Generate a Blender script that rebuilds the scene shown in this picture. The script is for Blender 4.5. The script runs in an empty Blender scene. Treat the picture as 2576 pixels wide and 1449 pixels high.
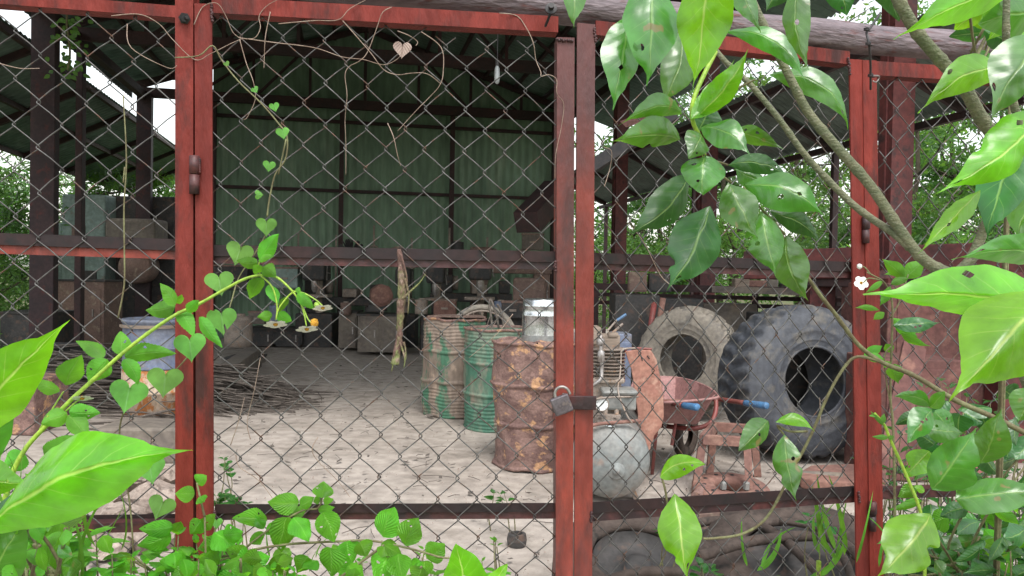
import bpy, math, random
from mathutils import Vector as V, Matrix, noise
random.seed(7)
R = math.radians
sc = bpy.context.scene
COL = sc.collection
# ------------------------------------------------------------------ camera, sky, sun, exposure
H = 1.35
F = 1980.0                                   # focal length in units of a 2576 wide picture
cam_d = bpy.data.cameras.new('camera'); cam = bpy.data.objects.new('camera', cam_d); COL.objects.link(cam)
cam_d.sensor_width = 36; cam_d.lens = 36 * F / 2576; cam_d.clip_start = 0.02; cam_d.clip_end = 3000
RC = Matrix.Rotation(R(89.0), 3, 'X') @ Matrix.Rotation(0.018, 3, 'Z')
cam.matrix_world = Matrix.Translation((0, 0, H)) @ RC.to_4x4()
sc.camera = cam
w = bpy.data.worlds.new('World'); sc.world = w; w.use_nodes = True
nt = w.node_tree; bg = nt.nodes['Background']
sky = nt.nodes.new('ShaderNodeTexSky'); sky.sky_type = 'NISHITA'; sky.sun_disc = False
SUN_EL, SUN_AZ = R(58), R(165)
sky.sun_elevation = SUN_EL; sky.sun_rotation = SUN_AZ; sky.air_density = 1.6; sky.dust_density = 2; sky.ozone_density = 1
hs = nt.nodes.new('ShaderNodeHueSaturation'); hs.inputs['Saturation'].default_value = 0.25
nt.links.new(sky.outputs[0], hs.inputs['Color']); nt.links.new(hs.outputs[0], bg.inputs[0])
bg.inputs[1].default_value = 0.15
sd = bpy.data.lights.new('sun', 'SUN'); sd.energy = 1.1; sd.angle = R(25); sd.color = (1, .97, .92)
so = bpy.data.objects.new('sun', sd); COL.objects.link(so)
sun_dir = V((math.sin(SUN_AZ) * math.cos(SUN_EL), math.cos(SUN_AZ) * math.cos(SUN_EL), math.sin(SUN_EL)))
so.rotation_euler = sun_dir.to_track_quat('Z', 'Y').to_euler()
sc.view_settings.view_transform = 'Standard'; sc.view_settings.look = 'None'
sc.view_settings.exposure = 1.18; sc.view_settings.gamma = 1
sc.render.engine = 'CYCLES'
sc.cycles.max_bounces = 10; sc.cycles.diffuse_bounces = 5; sc.cycles.transparent_max_bounces = 8

# ------------------------------------------------------------------ helpers
def P(x, y, z):
    """point of the place seen at picture position x, y (2576 wide) at distance z ahead of the camera"""
    d = RC @ V(((x - 1288) / F, -(y - 724.5) / F, -1))
    d *= z / d.y
    return V((0, 0, H)) + d
def GP(x, y, h=0.0):
    """point on the level h seen at picture position x, y"""
    d = RC @ V(((x - 1288) / F, -(y - 724.5) / F, -1))
    return V((0, 0, H)) + d * ((h - H) / d.z)
TH = R(11.8); cs, sn = math.cos(TH), math.sin(TH)
EX, EY, UP = V((cs, sn, 0)), V((-sn, cs, 0)), V((0, 0, 1))
def B(b, t, h): return EX * b + EY * t + UP * h
def thing(name, label, cat, loc=(0, 0, 0), group=None):
    o = bpy.data.objects.new(name, None); COL.objects.link(o); o.location = loc; o.empty_display_size = .1
    o['label'] = label; o['category'] = cat
    if group: o['group'] = group
    return o
class MB:
    def __init__(s): s.v = []; s.f = []; s.uv = {}; s.smooth = True
    def quad_uv(s, fi, uvs): s.uv[fi] = uvs
    def add(s, vs, fs):
        n = len(s.v); s.v += [V(p) for p in vs]; s.f += [tuple(i + n for i in f) for f in fs]; return s
    def box(s, c, sz, ax=None):
        """box of full sizes sz around c; ax = three axes"""
        ax = ax or (V((1, 0, 0)), V((0, 1, 0)), V((0, 0, 1)))
        c = V(c); vs = []
        for k in (-1, 1):
            for j in (-1, 1):
                for i in (-1, 1):
                    vs.append(c + ax[0] * (i * sz[0] / 2) + ax[1] * (j * sz[1] / 2) + ax[2] * (k * sz[2] / 2))
        return s.add(vs, [(0, 2, 3, 1), (4, 5, 7, 6), (0, 1, 5, 4), (2, 6, 7, 3), (0, 4, 6, 2), (1, 3, 7, 5)])
    def bbox(s, x0, x1, t0, t1, z0, z1):
        """box on the building's axes"""
        return s.box(B((x0 + x1) / 2, (t0 + t1) / 2, (z0 + z1) / 2), (x1 - x0, t1 - t0, z1 - z0), (EX, EY, UP))
    def bar(s, a, b, w_, d_, side=None):
        """rectangular bar from a to b, w_ wide across 'side', d_ deep"""
        a, b = V(a), V(b); L = b - a; l = L.normalized()
        side = V(side) if side is not None else (l.cross(UP) if abs(l.z) < .95 else l.cross(V((0, 1, 0))))
        side = (side - l * side.dot(l)).normalized(); n = l.cross(side)
        return s.box((a + b) / 2, (w_, d_, L.length), (side, n, l))
    def tube(s, pts, r, n=8, caps=True):
        pts = [V(p) for p in pts]; rs = r if isinstance(r, (list, tuple)) else [r] * len(pts)
        base = len(s.v); up = V((0.013, 0.1, 1)).normalized(); prev = None
        for i, p in enumerate(pts):
            t = (pts[min(i + 1, len(pts) - 1)] - pts[max(i - 1, 0)]).normalized()
            if prev is None:
                a = t.cross(up)
                if a.length < .1: a = t.cross(V((0, 1, 0)))
            else: a = prev - t * prev.dot(t)
            a.normalize(); prev = a; b = t.cross(a)
            for k in range(n):
                q = 2 * math.pi * k / n
                s.v.append(p + (a * math.cos(q) + b * math.sin(q)) * rs[i])
        for i in range(len(pts) - 1):
            for k in range(n):
                k2 = (k + 1) % n
                s.f.append((base + i * n + k, base + i * n + k2, base + (i + 1) * n + k2, base + (i + 1) * n + k))
        if caps:
            s.f.append(tuple(base + k for k in range(n))[::-1]); s.f.append(tuple(base + (len(pts) - 1) * n + k for k in range(n)))
        return s
    def lathe(s, o, ax, prof, n=48, rf=None, close=False):
        """prof = list of (radius, distance along ax)"""
        o, ax = V(o), V(ax).normalized(); a = ax.cross(V((.02, .03, 1)));
        if a.length < .2: a = ax.cross(V((0, 1, 0)))
        a.normalize(); b = ax.cross(a); base = len(s.v)
        for j, (r, h) in enumerate(prof):
            for k in range(n):
                q = 2 * math.pi * k / n; rr, hh = (rf(j, q, r, h) if rf else (r, h))
                s.v.append(o + ax * hh + (a * math.cos(q) + b * math.sin(q)) * rr)
        m = len(prof)
        for j in range(m if close else m - 1):
            j2 = (j + 1) % m
            for k in range(n):
                k2 = (k + 1) % n
                s.f.append((base + j * n + k, base + j * n + k2, base + j2 * n + k2, base + j2 * n + k))
        return s
    def prism(s, pts, dvec):
        n = len(pts); d = V(dvec); base = len(s.v)
        s.v += [V(p) for p in pts] + [V(p) + d for p in pts]
        s.f.append(tuple(base + i for i in range(n))); s.f.append(tuple(base + n + i for i in range(n))[::-1])
        for i in range(n):
            j = (i + 1) % n; s.f.append((base + i, base + n + i, base + n + j, base + j))
        return s
    def jitter(s, amp, sc_=3.0):
        for p in s.v: p += noise.noise_vector(p * sc_) * amp
        return s
    def build(s, name, m, parent=None, smooth=False, bevel=0, label=None):
        root = parent
        while root is not None and root.parent: root = root.parent
        off = V(root.location) if root else V((0, 0, 0))
        me = bpy.data.meshes.new(name); me.from_pydata([p - off for p in s.v], [], s.f)
        if s.uv:
            ul = me.uv_layers.new(name='UVMap')
            for fi, uvs in s.uv.items():
                for li, uvp in zip(me.polygons[fi].loop_indices, uvs): ul.data[li].uv = uvp
        if smooth: me.polygons.foreach_set('use_smooth', [True] * len(me.polygons))
        me.materials.append(m); me.update()
        o = bpy.data.objects.new(name, me); COL.objects.link(o)
        if parent: o.parent = parent
        if label: o['label'] = label
        if bevel:
            bv = o.modifiers.new('bevel', 'BEVEL'); bv.width = bevel; bv.segments = 2; bv.limit_method = 'ANGLE'
        return o
def single(o, label, cat, group=None, kind=None):
    if kind: o['kind'] = kind
    if label: o['label'] = label
    if cat and kind != 'structure': o['category'] = cat
    if group: o['group'] = group
    return o
def smoothpts(pts, k=5):
    """Catmull-Rom through pts"""
    pts = [V(p) for p in pts]; out = []
    for i in range(len(pts) - 1):
        p0, p1, p2, p3 = pts[max(i - 1, 0)], pts[i], pts[i + 1], pts[min(i + 2, len(pts) - 1)]
        for j in range(k):
            t = j / k
            out.append(.5 * ((2 * p1) + (p2 - p0) * t + (2 * p0 - 5 * p1 + 4 * p2 - p3) * t * t + (3 * p1 - p0 - 3 * p2 + p3) * t ** 3))
    out.append(pts[-1]); return out
def taper(n, a, b): return [a + (b - a) * i / (n - 1) for i in range(n)]

# ------------------------------------------------------------------ materials
def newmat(name):
    m = bpy.data.materials.new(name); m.use_nodes = True
    n = m.node_tree.nodes; return m, m.node_tree, n, m.node_tree.links, n['Principled BSDF']
def aged(name, c1, c2, c3=None, s=6.0, t=.5, t3=.62, soft=.08, rough=.7, metal=0.0, bump=.3, s3=None, stretch=(1, 1, 1), bs=40, spec=.4):
    m, T, n, L, bs_ = newmat(name)
    tc = n.new('ShaderNodeTexCoord'); mp = n.new('ShaderNodeMapping'); mp.inputs['Scale'].default_value = stretch
    L.new(tc.outputs['Object'], mp.inputs[0])
    def layer(scale, thr, sf, det=6):
        a = n.new('ShaderNodeTexNoise'); a.inputs['Scale'].default_value = scale; a.inputs['Detail'].default_value = det; a.inputs['Roughness'].default_value = .62
        r_ = n.new('ShaderNodeMapRange'); r_.inputs[1].default_value = thr - sf; r_.inputs[2].default_value = thr + sf
        L.new(mp.outputs[0], a.inputs['Vector']); L.new(a.outputs[0], r_.inputs[0]); return r_.outputs[0]
    def mix(f, a, b):
        x = n.new('ShaderNodeMix'); x.data_type = 'RGBA'
        L.new(f, x.inputs[0])
        for i, q in ((6, a), (7, b)):
            if isinstance(q, tuple): x.inputs[i].default_value = (*q, 1)
            else: L.new(q, x.inputs[i])
        return x.outputs[2]
    c = mix(layer(s, t, soft), c1, c2)
    if c3: c = mix(layer(s3 or s * 2.3, t3, soft * .7), c, c3)
    v = n.new('ShaderNodeTexNoise'); v.inputs['Scale'].default_value = s * 7; v.inputs['Detail'].default_value = 4
    L.new(mp.outputs[0], v.inputs['Vector'])
    vr = n.new('ShaderNodeMapRange'); vr.inputs[3].default_value = .78; vr.inputs[4].default_value = 1.22; vr.inputs[1].default_value = .3; vr.inputs[2].default_value = .7
    L.new(v.outputs[0], vr.inputs[0])
    hv = n.new('ShaderNodeHueSaturation'); L.new(c, hv.inputs['Color']); L.new(vr.outputs[0], hv.inputs['Value'])
    L.new(hv.outputs[0], bs_.inputs['Base Color'])
    bs_.inputs['Roughness'].default_value = rough; bs_.inputs['Metallic'].default_value = metal
    bs_.inputs['Specular IOR Level'].default_value = spec
    if bump:
        b = n.new('ShaderNodeTexNoise'); b.inputs['Scale'].default_value = bs; b.inputs['Detail'].default_value = 5
        L.new(mp.outputs[0], b.inputs['Vector'])
        bn = n.new('ShaderNodeBump'); bn.inputs['Strength'].default_value = bump; bn.inputs['Distance'].default_value = .01
        L.new(b.outputs[0], bn.inputs['Height']); L.new(bn.outputs[0], bs_.inputs['Normal'])
    return m
def leafmat(name, top, trans, vein=(.35, .55, .12), nv=7.0, rough=.32, tf=.4, quilt=.2, k=.3, spec=.5, coat=0.0, patch=None, vw=.022, vs=.42):
    m, T, n, L, p = newmat(name)
    uv = n.new('ShaderNodeUVMap'); sp = n.new('ShaderNodeSeparateXYZ'); L.new(uv.outputs[0], sp.inputs[0])
    def mth(op, a, b=None):
        x = n.new('ShaderNodeMath'); x.operation = op
        for i, q in ((0, a), (1, b)):
            if q is None: continue
            if isinstance(q, (int, float)): x.inputs[i].default_value = q
            else: L.new(q, x.inputs[i])
        return x.outputs[0]
    u = sp.outputs[0]; av = mth('ABSOLUTE', mth('SUBTRACT', sp.outputs[1], .5))    # 0 .. .5
    ph = mth('MULTIPLY', mth('SUBTRACT', u, mth('MULTIPLY', mth('POWER', av, .8), k)), nv)
    fr = mth('ABSOLUTE', mth('SUBTRACT', mth('FRACT', ph), .5))                     # .5 at the vein
    lat = n.new('ShaderNodeMapRange'); lat.inputs[1].default_value = .455; lat.inputs[2].default_value = .5; L.new(fr, lat.inputs[0])
    fade = n.new('ShaderNodeMapRange'); fade.inputs[1].default_value = .42; fade.inputs[2].default_value = .05; fade.inputs[3].default_value = .1; fade.inputs[4].default_value = .6; L.new(av, fade.inputs[0])
    mid = n.new('ShaderNodeMapRange'); mid.inputs[1].default_value = vw * 1.5; mid.inputs[2].default_value = vw * .4; L.new(av, mid.inputs[0])
    vm = mth('MAXIMUM', mth('MULTIPLY', lat.outputs[0], fade.outputs[0]), mid.outputs[0])
    tc = n.new('ShaderNodeTexCoord'); nz = n.new('ShaderNodeTexNoise'); nz.inputs['Scale'].default_value = 22; nz.inputs['Detail'].default_value = 5
    L.new(tc.outputs['Object'], nz.inputs['Vector'])
    oi = n.new('ShaderNodeObjectInfo')
    vr = n.new('ShaderNodeMapRange'); vr.inputs[1].default_value = .3; vr.inputs[2].default_value = .7; vr.inputs[3].default_value = .7; vr.inputs[4].default_value = 1.3; L.new(nz.outputs[0], vr.inputs[0])
    rv = n.new('ShaderNodeMapRange'); rv.inputs[3].default_value = .8; rv.inputs[4].default_value = 1.25; L.new(oi.outputs['Random'], rv.inputs[0])
    hh = n.new('ShaderNodeMapRange'); hh.inputs[3].default_value = .487; hh.inputs[4].default_value = .512; L.new(oi.outputs['Random'], hh.inputs[0])
    def col(c, vfac):
        mx = n.new('ShaderNodeMix'); mx.data_type = 'RGBA'; mx.inputs[6].default_value = (*c, 1); mx.inputs[7].default_value = (*vein, 1)
        L.new(mth('MULTIPLY', vm, vfac), mx.inputs[0])
        hv = n.new('ShaderNodeHueSaturation'); L.new(mx.outputs[2], hv.inputs['Color']); L.new(mth('MULTIPLY', vr.outputs[0], rv.outputs[0]), hv.inputs['Value']); L.new(hh.outputs[0], hv.inputs['Hue'])
        return hv.outputs[0]
    c1 = col(top, vs); c2 = col(trans, vs)
    if patch:   # yellowed or browned spots with a shape of their own
        n2 = n.new('ShaderNodeTexNoise'); n2.inputs['Scale'].default_value = 35; n2.inputs['Detail'].default_value = 2; L.new(tc.outputs['Object'], n2.inputs['Vector'])
        r2 = n.new('ShaderNodeMapRange'); r2.inputs[1].default_value = .67; r2.inputs[2].default_value = .70; L.new(n2.outputs[0], r2.inputs[0])
        mx = n.new('ShaderNodeMix'); mx.data_type = 'RGBA'; L.new(c1, mx.inputs[6]); mx.inputs[7].default_value = (*patch, 1); L.new(r2.outputs[0], mx.inputs[0]); c1 = mx.outputs[2]
    L.new(c1, p.inputs['Base Color']); p.inputs['Specular IOR Level'].default_value = spec
    rr = n.new('ShaderNodeMapRange'); rr.inputs[3].default_value = rough - .06; rr.inputs[4].default_value = rough + .16; L.new(nz.outputs[0], rr.inputs[0]); L.new(rr.outputs[0], p.inputs['Roughness'])
    p.inputs['Coat Weight'].default_value = coat; p.inputs['Coat Roughness'].default_value = .2
    # relief: veins sunk, blade raised between them
    hgt = mth('ADD', mth('MULTIPLY', mth('SUBTRACT', .5, fr), quilt), mth('MULTIPLY', nz.outputs[0], .35))
    hgt = mth('SUBTRACT', hgt, mth('MULTIPLY', mid.outputs[0], .3))
    bn = n.new('ShaderNodeBump'); bn.inputs['Strength'].default_value = .55; bn.inputs['Distance'].default_value = .006; L.new(hgt, bn.inputs['Height']); L.new(bn.outputs[0], p.inputs['Normal'])
    tr = n.new('ShaderNodeBsdfTranslucent'); L.new(c2, tr.inputs['Color'])
    ms = n.new('ShaderNodeMixShader'); ms.inputs[0].default_value = tf
    L.new(p.outputs[0], ms.inputs[1]); L.new(tr.outputs[0], ms.inputs[2]); L.new(ms.outputs[0], n['Material Output'].inputs[0])
    return m
M = {}
M['red'] = aged('red_oxide_paint', (.195, .032, .024), (.145, .027, .022), (.055, .024, .022), s=5, t=.5, t3=.585, soft=.09, rough=.55, bump=.4, s3=11, stretch=(1, 1, .3), bs=110, spec=.14)
M['redwet'] = aged('grimy_red_steel', (.105, .032, .03), (.06, .025, .026), (.035, .02, .022), s=9, t=.48, t3=.55, soft=.08, rough=.5, bump=.25, s3=12)
M['darkred'] = aged('dull_maroon_steel', (.11, .028, .026), (.07, .02, .02), (.04, .02, .02), s=4, t3=.6, rough=.6, bump=.15)
M['truss'] = aged('dark_truss_steel', (.045, .022, .022), (.03, .018, .018), (.06, .02, .018), s=4, rough=.7, bump=.1)
M['wood'] = aged('weathered_beam_wood', (.13, .10, .11), (.19, .15, .16), (.11, .035, .03), s=9, t=.5, t3=.62, rough=.55, bump=.9, stretch=(.6, 1, 3), bs=26)
M['mesh'] = aged('galvanised_wire', (.12, .116, .112), (.07, .066, .064), (.11, .055, .035), s=14, t3=.60, rough=.5, metal=.3, bump=0)
M['green_sheet'] = aged('green_corrugated_sheet', (.165, .26, .17), (.13, .21, .14), (.22, .30, .21), s=1.3, t3=.62, soft=.15, rough=.5, bump=.05, stretch=(1, 1, .25))
M['roof_sheet'] = aged('roof_sheet_underside', (.125, .19, .15), (.10, .15, .12), (.17, .22, .185), s=1.2, t3=.6, soft=.12, rough=.5, bump=.05)
M['grey_sheet'] = aged('grey_green_roof_sheet', (.15, .195, .17), (.11, .15, .13), (.13, .13, .12), s=1.4, t3=.62, soft=.12, rough=.5, bump=.1)
M['dirt'] = aged('pale_dirt_floor', (.40, .352, .312), (.33, .288, .252), (.215, .185, .158), s=1.3, t=.5, t3=.625, soft=.12, rough=.95, bump=.7, s3=2.3, bs=55, spec=.1)
M['soil'] = aged('green_brown_ground', (.08, .11, .04), (.12, .10, .06), (.05, .09, .025), s=.8, rough=.95, bump=.6, spec=.1)
M['rust'] = aged('rusty_drum_steel', (.22, .135, .115), (.145, .085, .075), (.42, .24, .13), s=9, t=.5, t3=.58, soft=.05, stretch=(1, 1, 1.25), rough=.8, bump=.6, s3=11, bs=45)
M['drumgreen'] = aged('green_drum_paint', (.055, .15, .10), (.15, .19, .14), (.22, .165, .13), s=5, t=.5, t3=.58, soft=.06, stretch=(1, 1, .45), rough=.6, bump=.3, s3=6)
M['drumbrown'] = aged('brown_drum_with_green_paint', (.055, .15, .09), (.22, .17, .135), (.29, .22, .17), s=4, t=.46, t3=.62, soft=.03, stretch=(1, 1, .5), rough=.7, bump=.3, s3=7)
M['drumblue'] = aged('faded_blue_paint', (.13, .16, .24), (.17, .185, .23), (.20, .16, .13), s=4, t3=.64, rough=.6, bump=.2)
M['whiterust'] = aged('chipped_white_paint_on_rust', (.52, .42, .33), (.45, .34, .25), (.38, .15, .05), s=7, t=.5, t3=.53, soft=.05, rough=.75, bump=.3, s3=12, stretch=(1, 1, .6))
M['tyregrey'] = aged('dusty_grey_brown_rubber', (.27, .24, .20), (.21, .185, .155), (.14, .13, .12), s=4, t3=.6, soft=.12, rough=.9, bump=.4)
M['tyreblack'] = aged('black_blue_rubber', (.048, .053, .064), (.07, .074, .084), (.13, .12, .105), s=3.5, t=.5, t3=.60, soft=.12, rough=.7, bump=.3)
M['rubber'] = aged('dirty_brown_rubber', (.05, .036, .03), (.08, .06, .05), (.03, .025, .022), s=6, rough=.9, bump=.5)
M['tank'] = aged('grey_green_tank_paint', (.185, .20, .195), (.22, .215, .20), (.25, .19, .16), s=5, t=.5, t3=.62, soft=.08, rough=.55, bump=.15, s3=7)
M['iron'] = aged('cast_iron_dusty', (.30, .25, .21), (.22, .18, .155), (.35, .22, .14), s=9, rough=.8, bump=.4)
M['darkmach'] = aged('dark_machine_paint', (.055, .05, .048), (.035, .035, .035), (.10, .065, .05), s=5, t3=.6, rough=.7, bump=.2)
M['tealmach'] = aged('pale_teal_machine_paint', (.22, .29, .26), (.17, .23, .21), (.2, .13, .09), s=3, t3=.68, rough=.6, bump=.1)
M['cabinet'] = aged('rusted_cabinet_panel', (.20, .13, .105), (.15, .10, .085), (.26, .20, .15), s=5, t3=.62, rough=.8, bump=.2)
M['tan'] = aged('dusty_tan_cabinet', (.17, .145, .12), (.13, .11, .095), (.21, .17, .13), s=3, rough=.8, bump=.1)
M['redrust'] = aged('red_brown_rust_plate', (.22, .115, .09), (.17, .09, .075), (.29, .17, .13), s=5, t3=.6, soft=.12, rough=.85, bump=.4)
M['salmon'] = aged('salmon_rust_plate', (.34, .17, .125), (.28, .13, .10), (.40, .24, .18), s=6, t3=.6, soft=.1, rough=.85, bump=.3)
M['maroonplate'] = aged('maroon_rust_plate', (.13, .055, .048), (.10, .045, .04), (.18, .09, .07), s=4, t3=.6, soft=.1, rough=.85, bump=.3)
M['web'] = aged('shaded_rail_web', (.018, .011, .012), (.028, .012, .012), (.012, .01, .01), s=8, rough=.7, bump=.1)  # near-black base colour paints the webs' shade next to the lit flanges
M['colleft'] = aged('blackened_column_steel', (.04, .022, .024), (.028, .018, .02), (.07, .02, .018), s=4, rough=.7, bump=.1)
M['pink'] = aged('faded_red_tray', (.31, .165, .155), (.26, .135, .125), (.20, .10, .085), s=7, t3=.62, rough=.7, bump=.2)
M['redtube'] = aged('red_tube_paint', (.23, .06, .055), (.18, .06, .05), (.15, .06, .05), s=7, rough=.5, bump=.1)
M['bluegrip'] = aged('blue_rubber_grip', (.06, .17, .33), (.07, .13, .22), s=12, rough=.5, bump=.1)
M['zinc'] = aged('bright_galvanised_zinc', (.62, .64, .65), (.5, .52, .53), s=8, rough=.22, metal=.9, bump=.05)
M['padlock'] = aged('worn_padlock_brass', (.16, .14, .155), (.12, .10, .11), (.24, .19, .17), s=30, rough=.45, metal=.5, bump=.1)
M['steel'] = aged('worn_steel', (.35, .33, .32), (.25, .22, .2), s=20, rough=.4, metal=.6, bump=.1)
M['white'] = aged('white_gauge_face', (.75, .78, .78), (.68, .7, .7), s=20, rough=.4, bump=0)
M['black'] = aged('black_iron', (.02, .02, .022), (.035, .03, .03), s=20, rough=.5, bump=.1)
M['bark'] = aged('grey_green_bark', (.17, .165, .10), (.12, .13, .075), (.22, .21, .15), s=40, rough=.75, bump=.5, stretch=(1, 1, 2.0), bs=120)
M['greenstem'] = aged('yellow_green_stem', (.30, .45, .05), (.24, .38, .05), s=25, rough=.5, bump=.1)
M['thinstem'] = aged('olive_thin_stem', (.17, .17, .08), (.12, .10, .05), s=30, rough=.7, bump=.2)
M['dry'] = aged('dry_tendril', (.33, .25, .20), (.24, .17, .13), s=30, rough=.9, bump=.2)
M['stick'] = aged('dead_grey_sticks', (.13, .11, .095), (.09, .075, .065), (.2, .17, .14), s=12, rough=.95, bump=.4)
M['treebark'] = aged('dark_tree_bark', (.06, .05, .035), (.09, .075, .05), s=8, rough=.95, bump=.5)
M['rock'] = aged('dirty_rock_and_clod', (.33, .27, .23), (.24, .19, .16), (.12, .09, .075), s=7, rough=.95, bump=.9)
M['glass'] = aged('dusty_lamp_glass', (.35, .38, .38), (.3, .32, .32), s=20, rough=.15, bump=0, spec=.8)
M['petal'] = aged('white_petal', (.85, .85, .82), (.8, .8, .76), s=50, rough=.6, bump=0)
M['pollen'] = aged('orange_yellow_disc', (.65, .35, .04), (.5, .24, .03), s=400, rough=.9, bump=.6, bs=900)
M['wall_light'] = aged('pale_timber_board', (.25, .2, .16), (.2, .155, .12), s=5, rough=.85, bump=.3, stretch=(.3, 1, 3))
LM = dict(
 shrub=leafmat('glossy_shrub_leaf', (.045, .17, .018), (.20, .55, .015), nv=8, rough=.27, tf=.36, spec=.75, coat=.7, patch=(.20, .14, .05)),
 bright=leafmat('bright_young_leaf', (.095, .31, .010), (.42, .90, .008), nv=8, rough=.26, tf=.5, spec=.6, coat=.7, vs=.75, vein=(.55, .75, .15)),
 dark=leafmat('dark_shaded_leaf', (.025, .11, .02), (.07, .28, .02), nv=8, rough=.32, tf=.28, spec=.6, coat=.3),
 bidens=leafmat('soft_wildflower_leaf', (.08, .29, .03), (.28, .70, .02), nv=9, rough=.5, tf=.4, spec=.35, vein=(.25, .5, .1)),
 heart=leafmat('matt_heart_leaf', (.12, .33, .07), (.32, .62, .07), nv=5, rough=.6, tf=.45, spec=.2, k=1.0, vein=(.3, .55, .2), quilt=.15),
 mint=leafmat('quilted_weed_leaf', (.085, .30, .02), (.32, .78, .02), nv=9, rough=.36, tf=.4, quilt=1.3, k=.8, spec=.5, vein=(.3, .6, .1)),
 dryleaf=leafmat('dry_brown_leaf', (.52, .40, .34), (.5, .36, .28), nv=6, rough=.8, tf=.3, k=.8, vein=(.25, .15, .1), quilt=1.0),
 grass=leafmat('grass_blade', (.09, .28, .03), (.25, .6, .03), nv=1, rough=.5, tf=.4, k=0, quilt=0),
 tree=leafmat('tree_leaf', (.045, .125, .035), (.15, .34, .04), nv=3, rough=.4, tf=.4, spec=.5),
 tree2=leafmat('light_tree_leaf', (.08, .18, .05), (.26, .50, .06), nv=3, rough=.45, tf=.45, spec=.4),
)

def dark_top_stile(name):
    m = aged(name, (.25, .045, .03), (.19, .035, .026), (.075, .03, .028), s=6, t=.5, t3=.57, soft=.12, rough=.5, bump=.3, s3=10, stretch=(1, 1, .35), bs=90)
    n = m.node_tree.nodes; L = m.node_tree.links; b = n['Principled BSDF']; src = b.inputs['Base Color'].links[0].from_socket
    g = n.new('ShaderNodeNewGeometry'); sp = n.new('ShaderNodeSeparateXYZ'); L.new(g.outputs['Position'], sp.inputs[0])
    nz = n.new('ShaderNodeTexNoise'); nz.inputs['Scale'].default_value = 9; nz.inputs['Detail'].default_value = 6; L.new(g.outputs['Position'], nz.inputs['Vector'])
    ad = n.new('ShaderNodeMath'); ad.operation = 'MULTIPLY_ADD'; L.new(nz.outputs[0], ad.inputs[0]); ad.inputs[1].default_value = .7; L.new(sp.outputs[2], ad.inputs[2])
    r_ = n.new('ShaderNodeMapRange'); r_.inputs[1].default_value = 1.72; r_.inputs[2].default_value = 2.05; r_.inputs[4].default_value = .8; L.new(ad.outputs[0], r_.inputs[0])  # mixes in dark maroon towards the top, edge broken up by noise
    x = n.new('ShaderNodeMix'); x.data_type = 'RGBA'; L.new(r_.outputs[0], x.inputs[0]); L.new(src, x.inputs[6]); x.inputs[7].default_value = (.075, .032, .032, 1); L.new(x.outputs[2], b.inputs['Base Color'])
    return m
M['stile'] = dark_top_stile('red_paint_darker_upwards')
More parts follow.
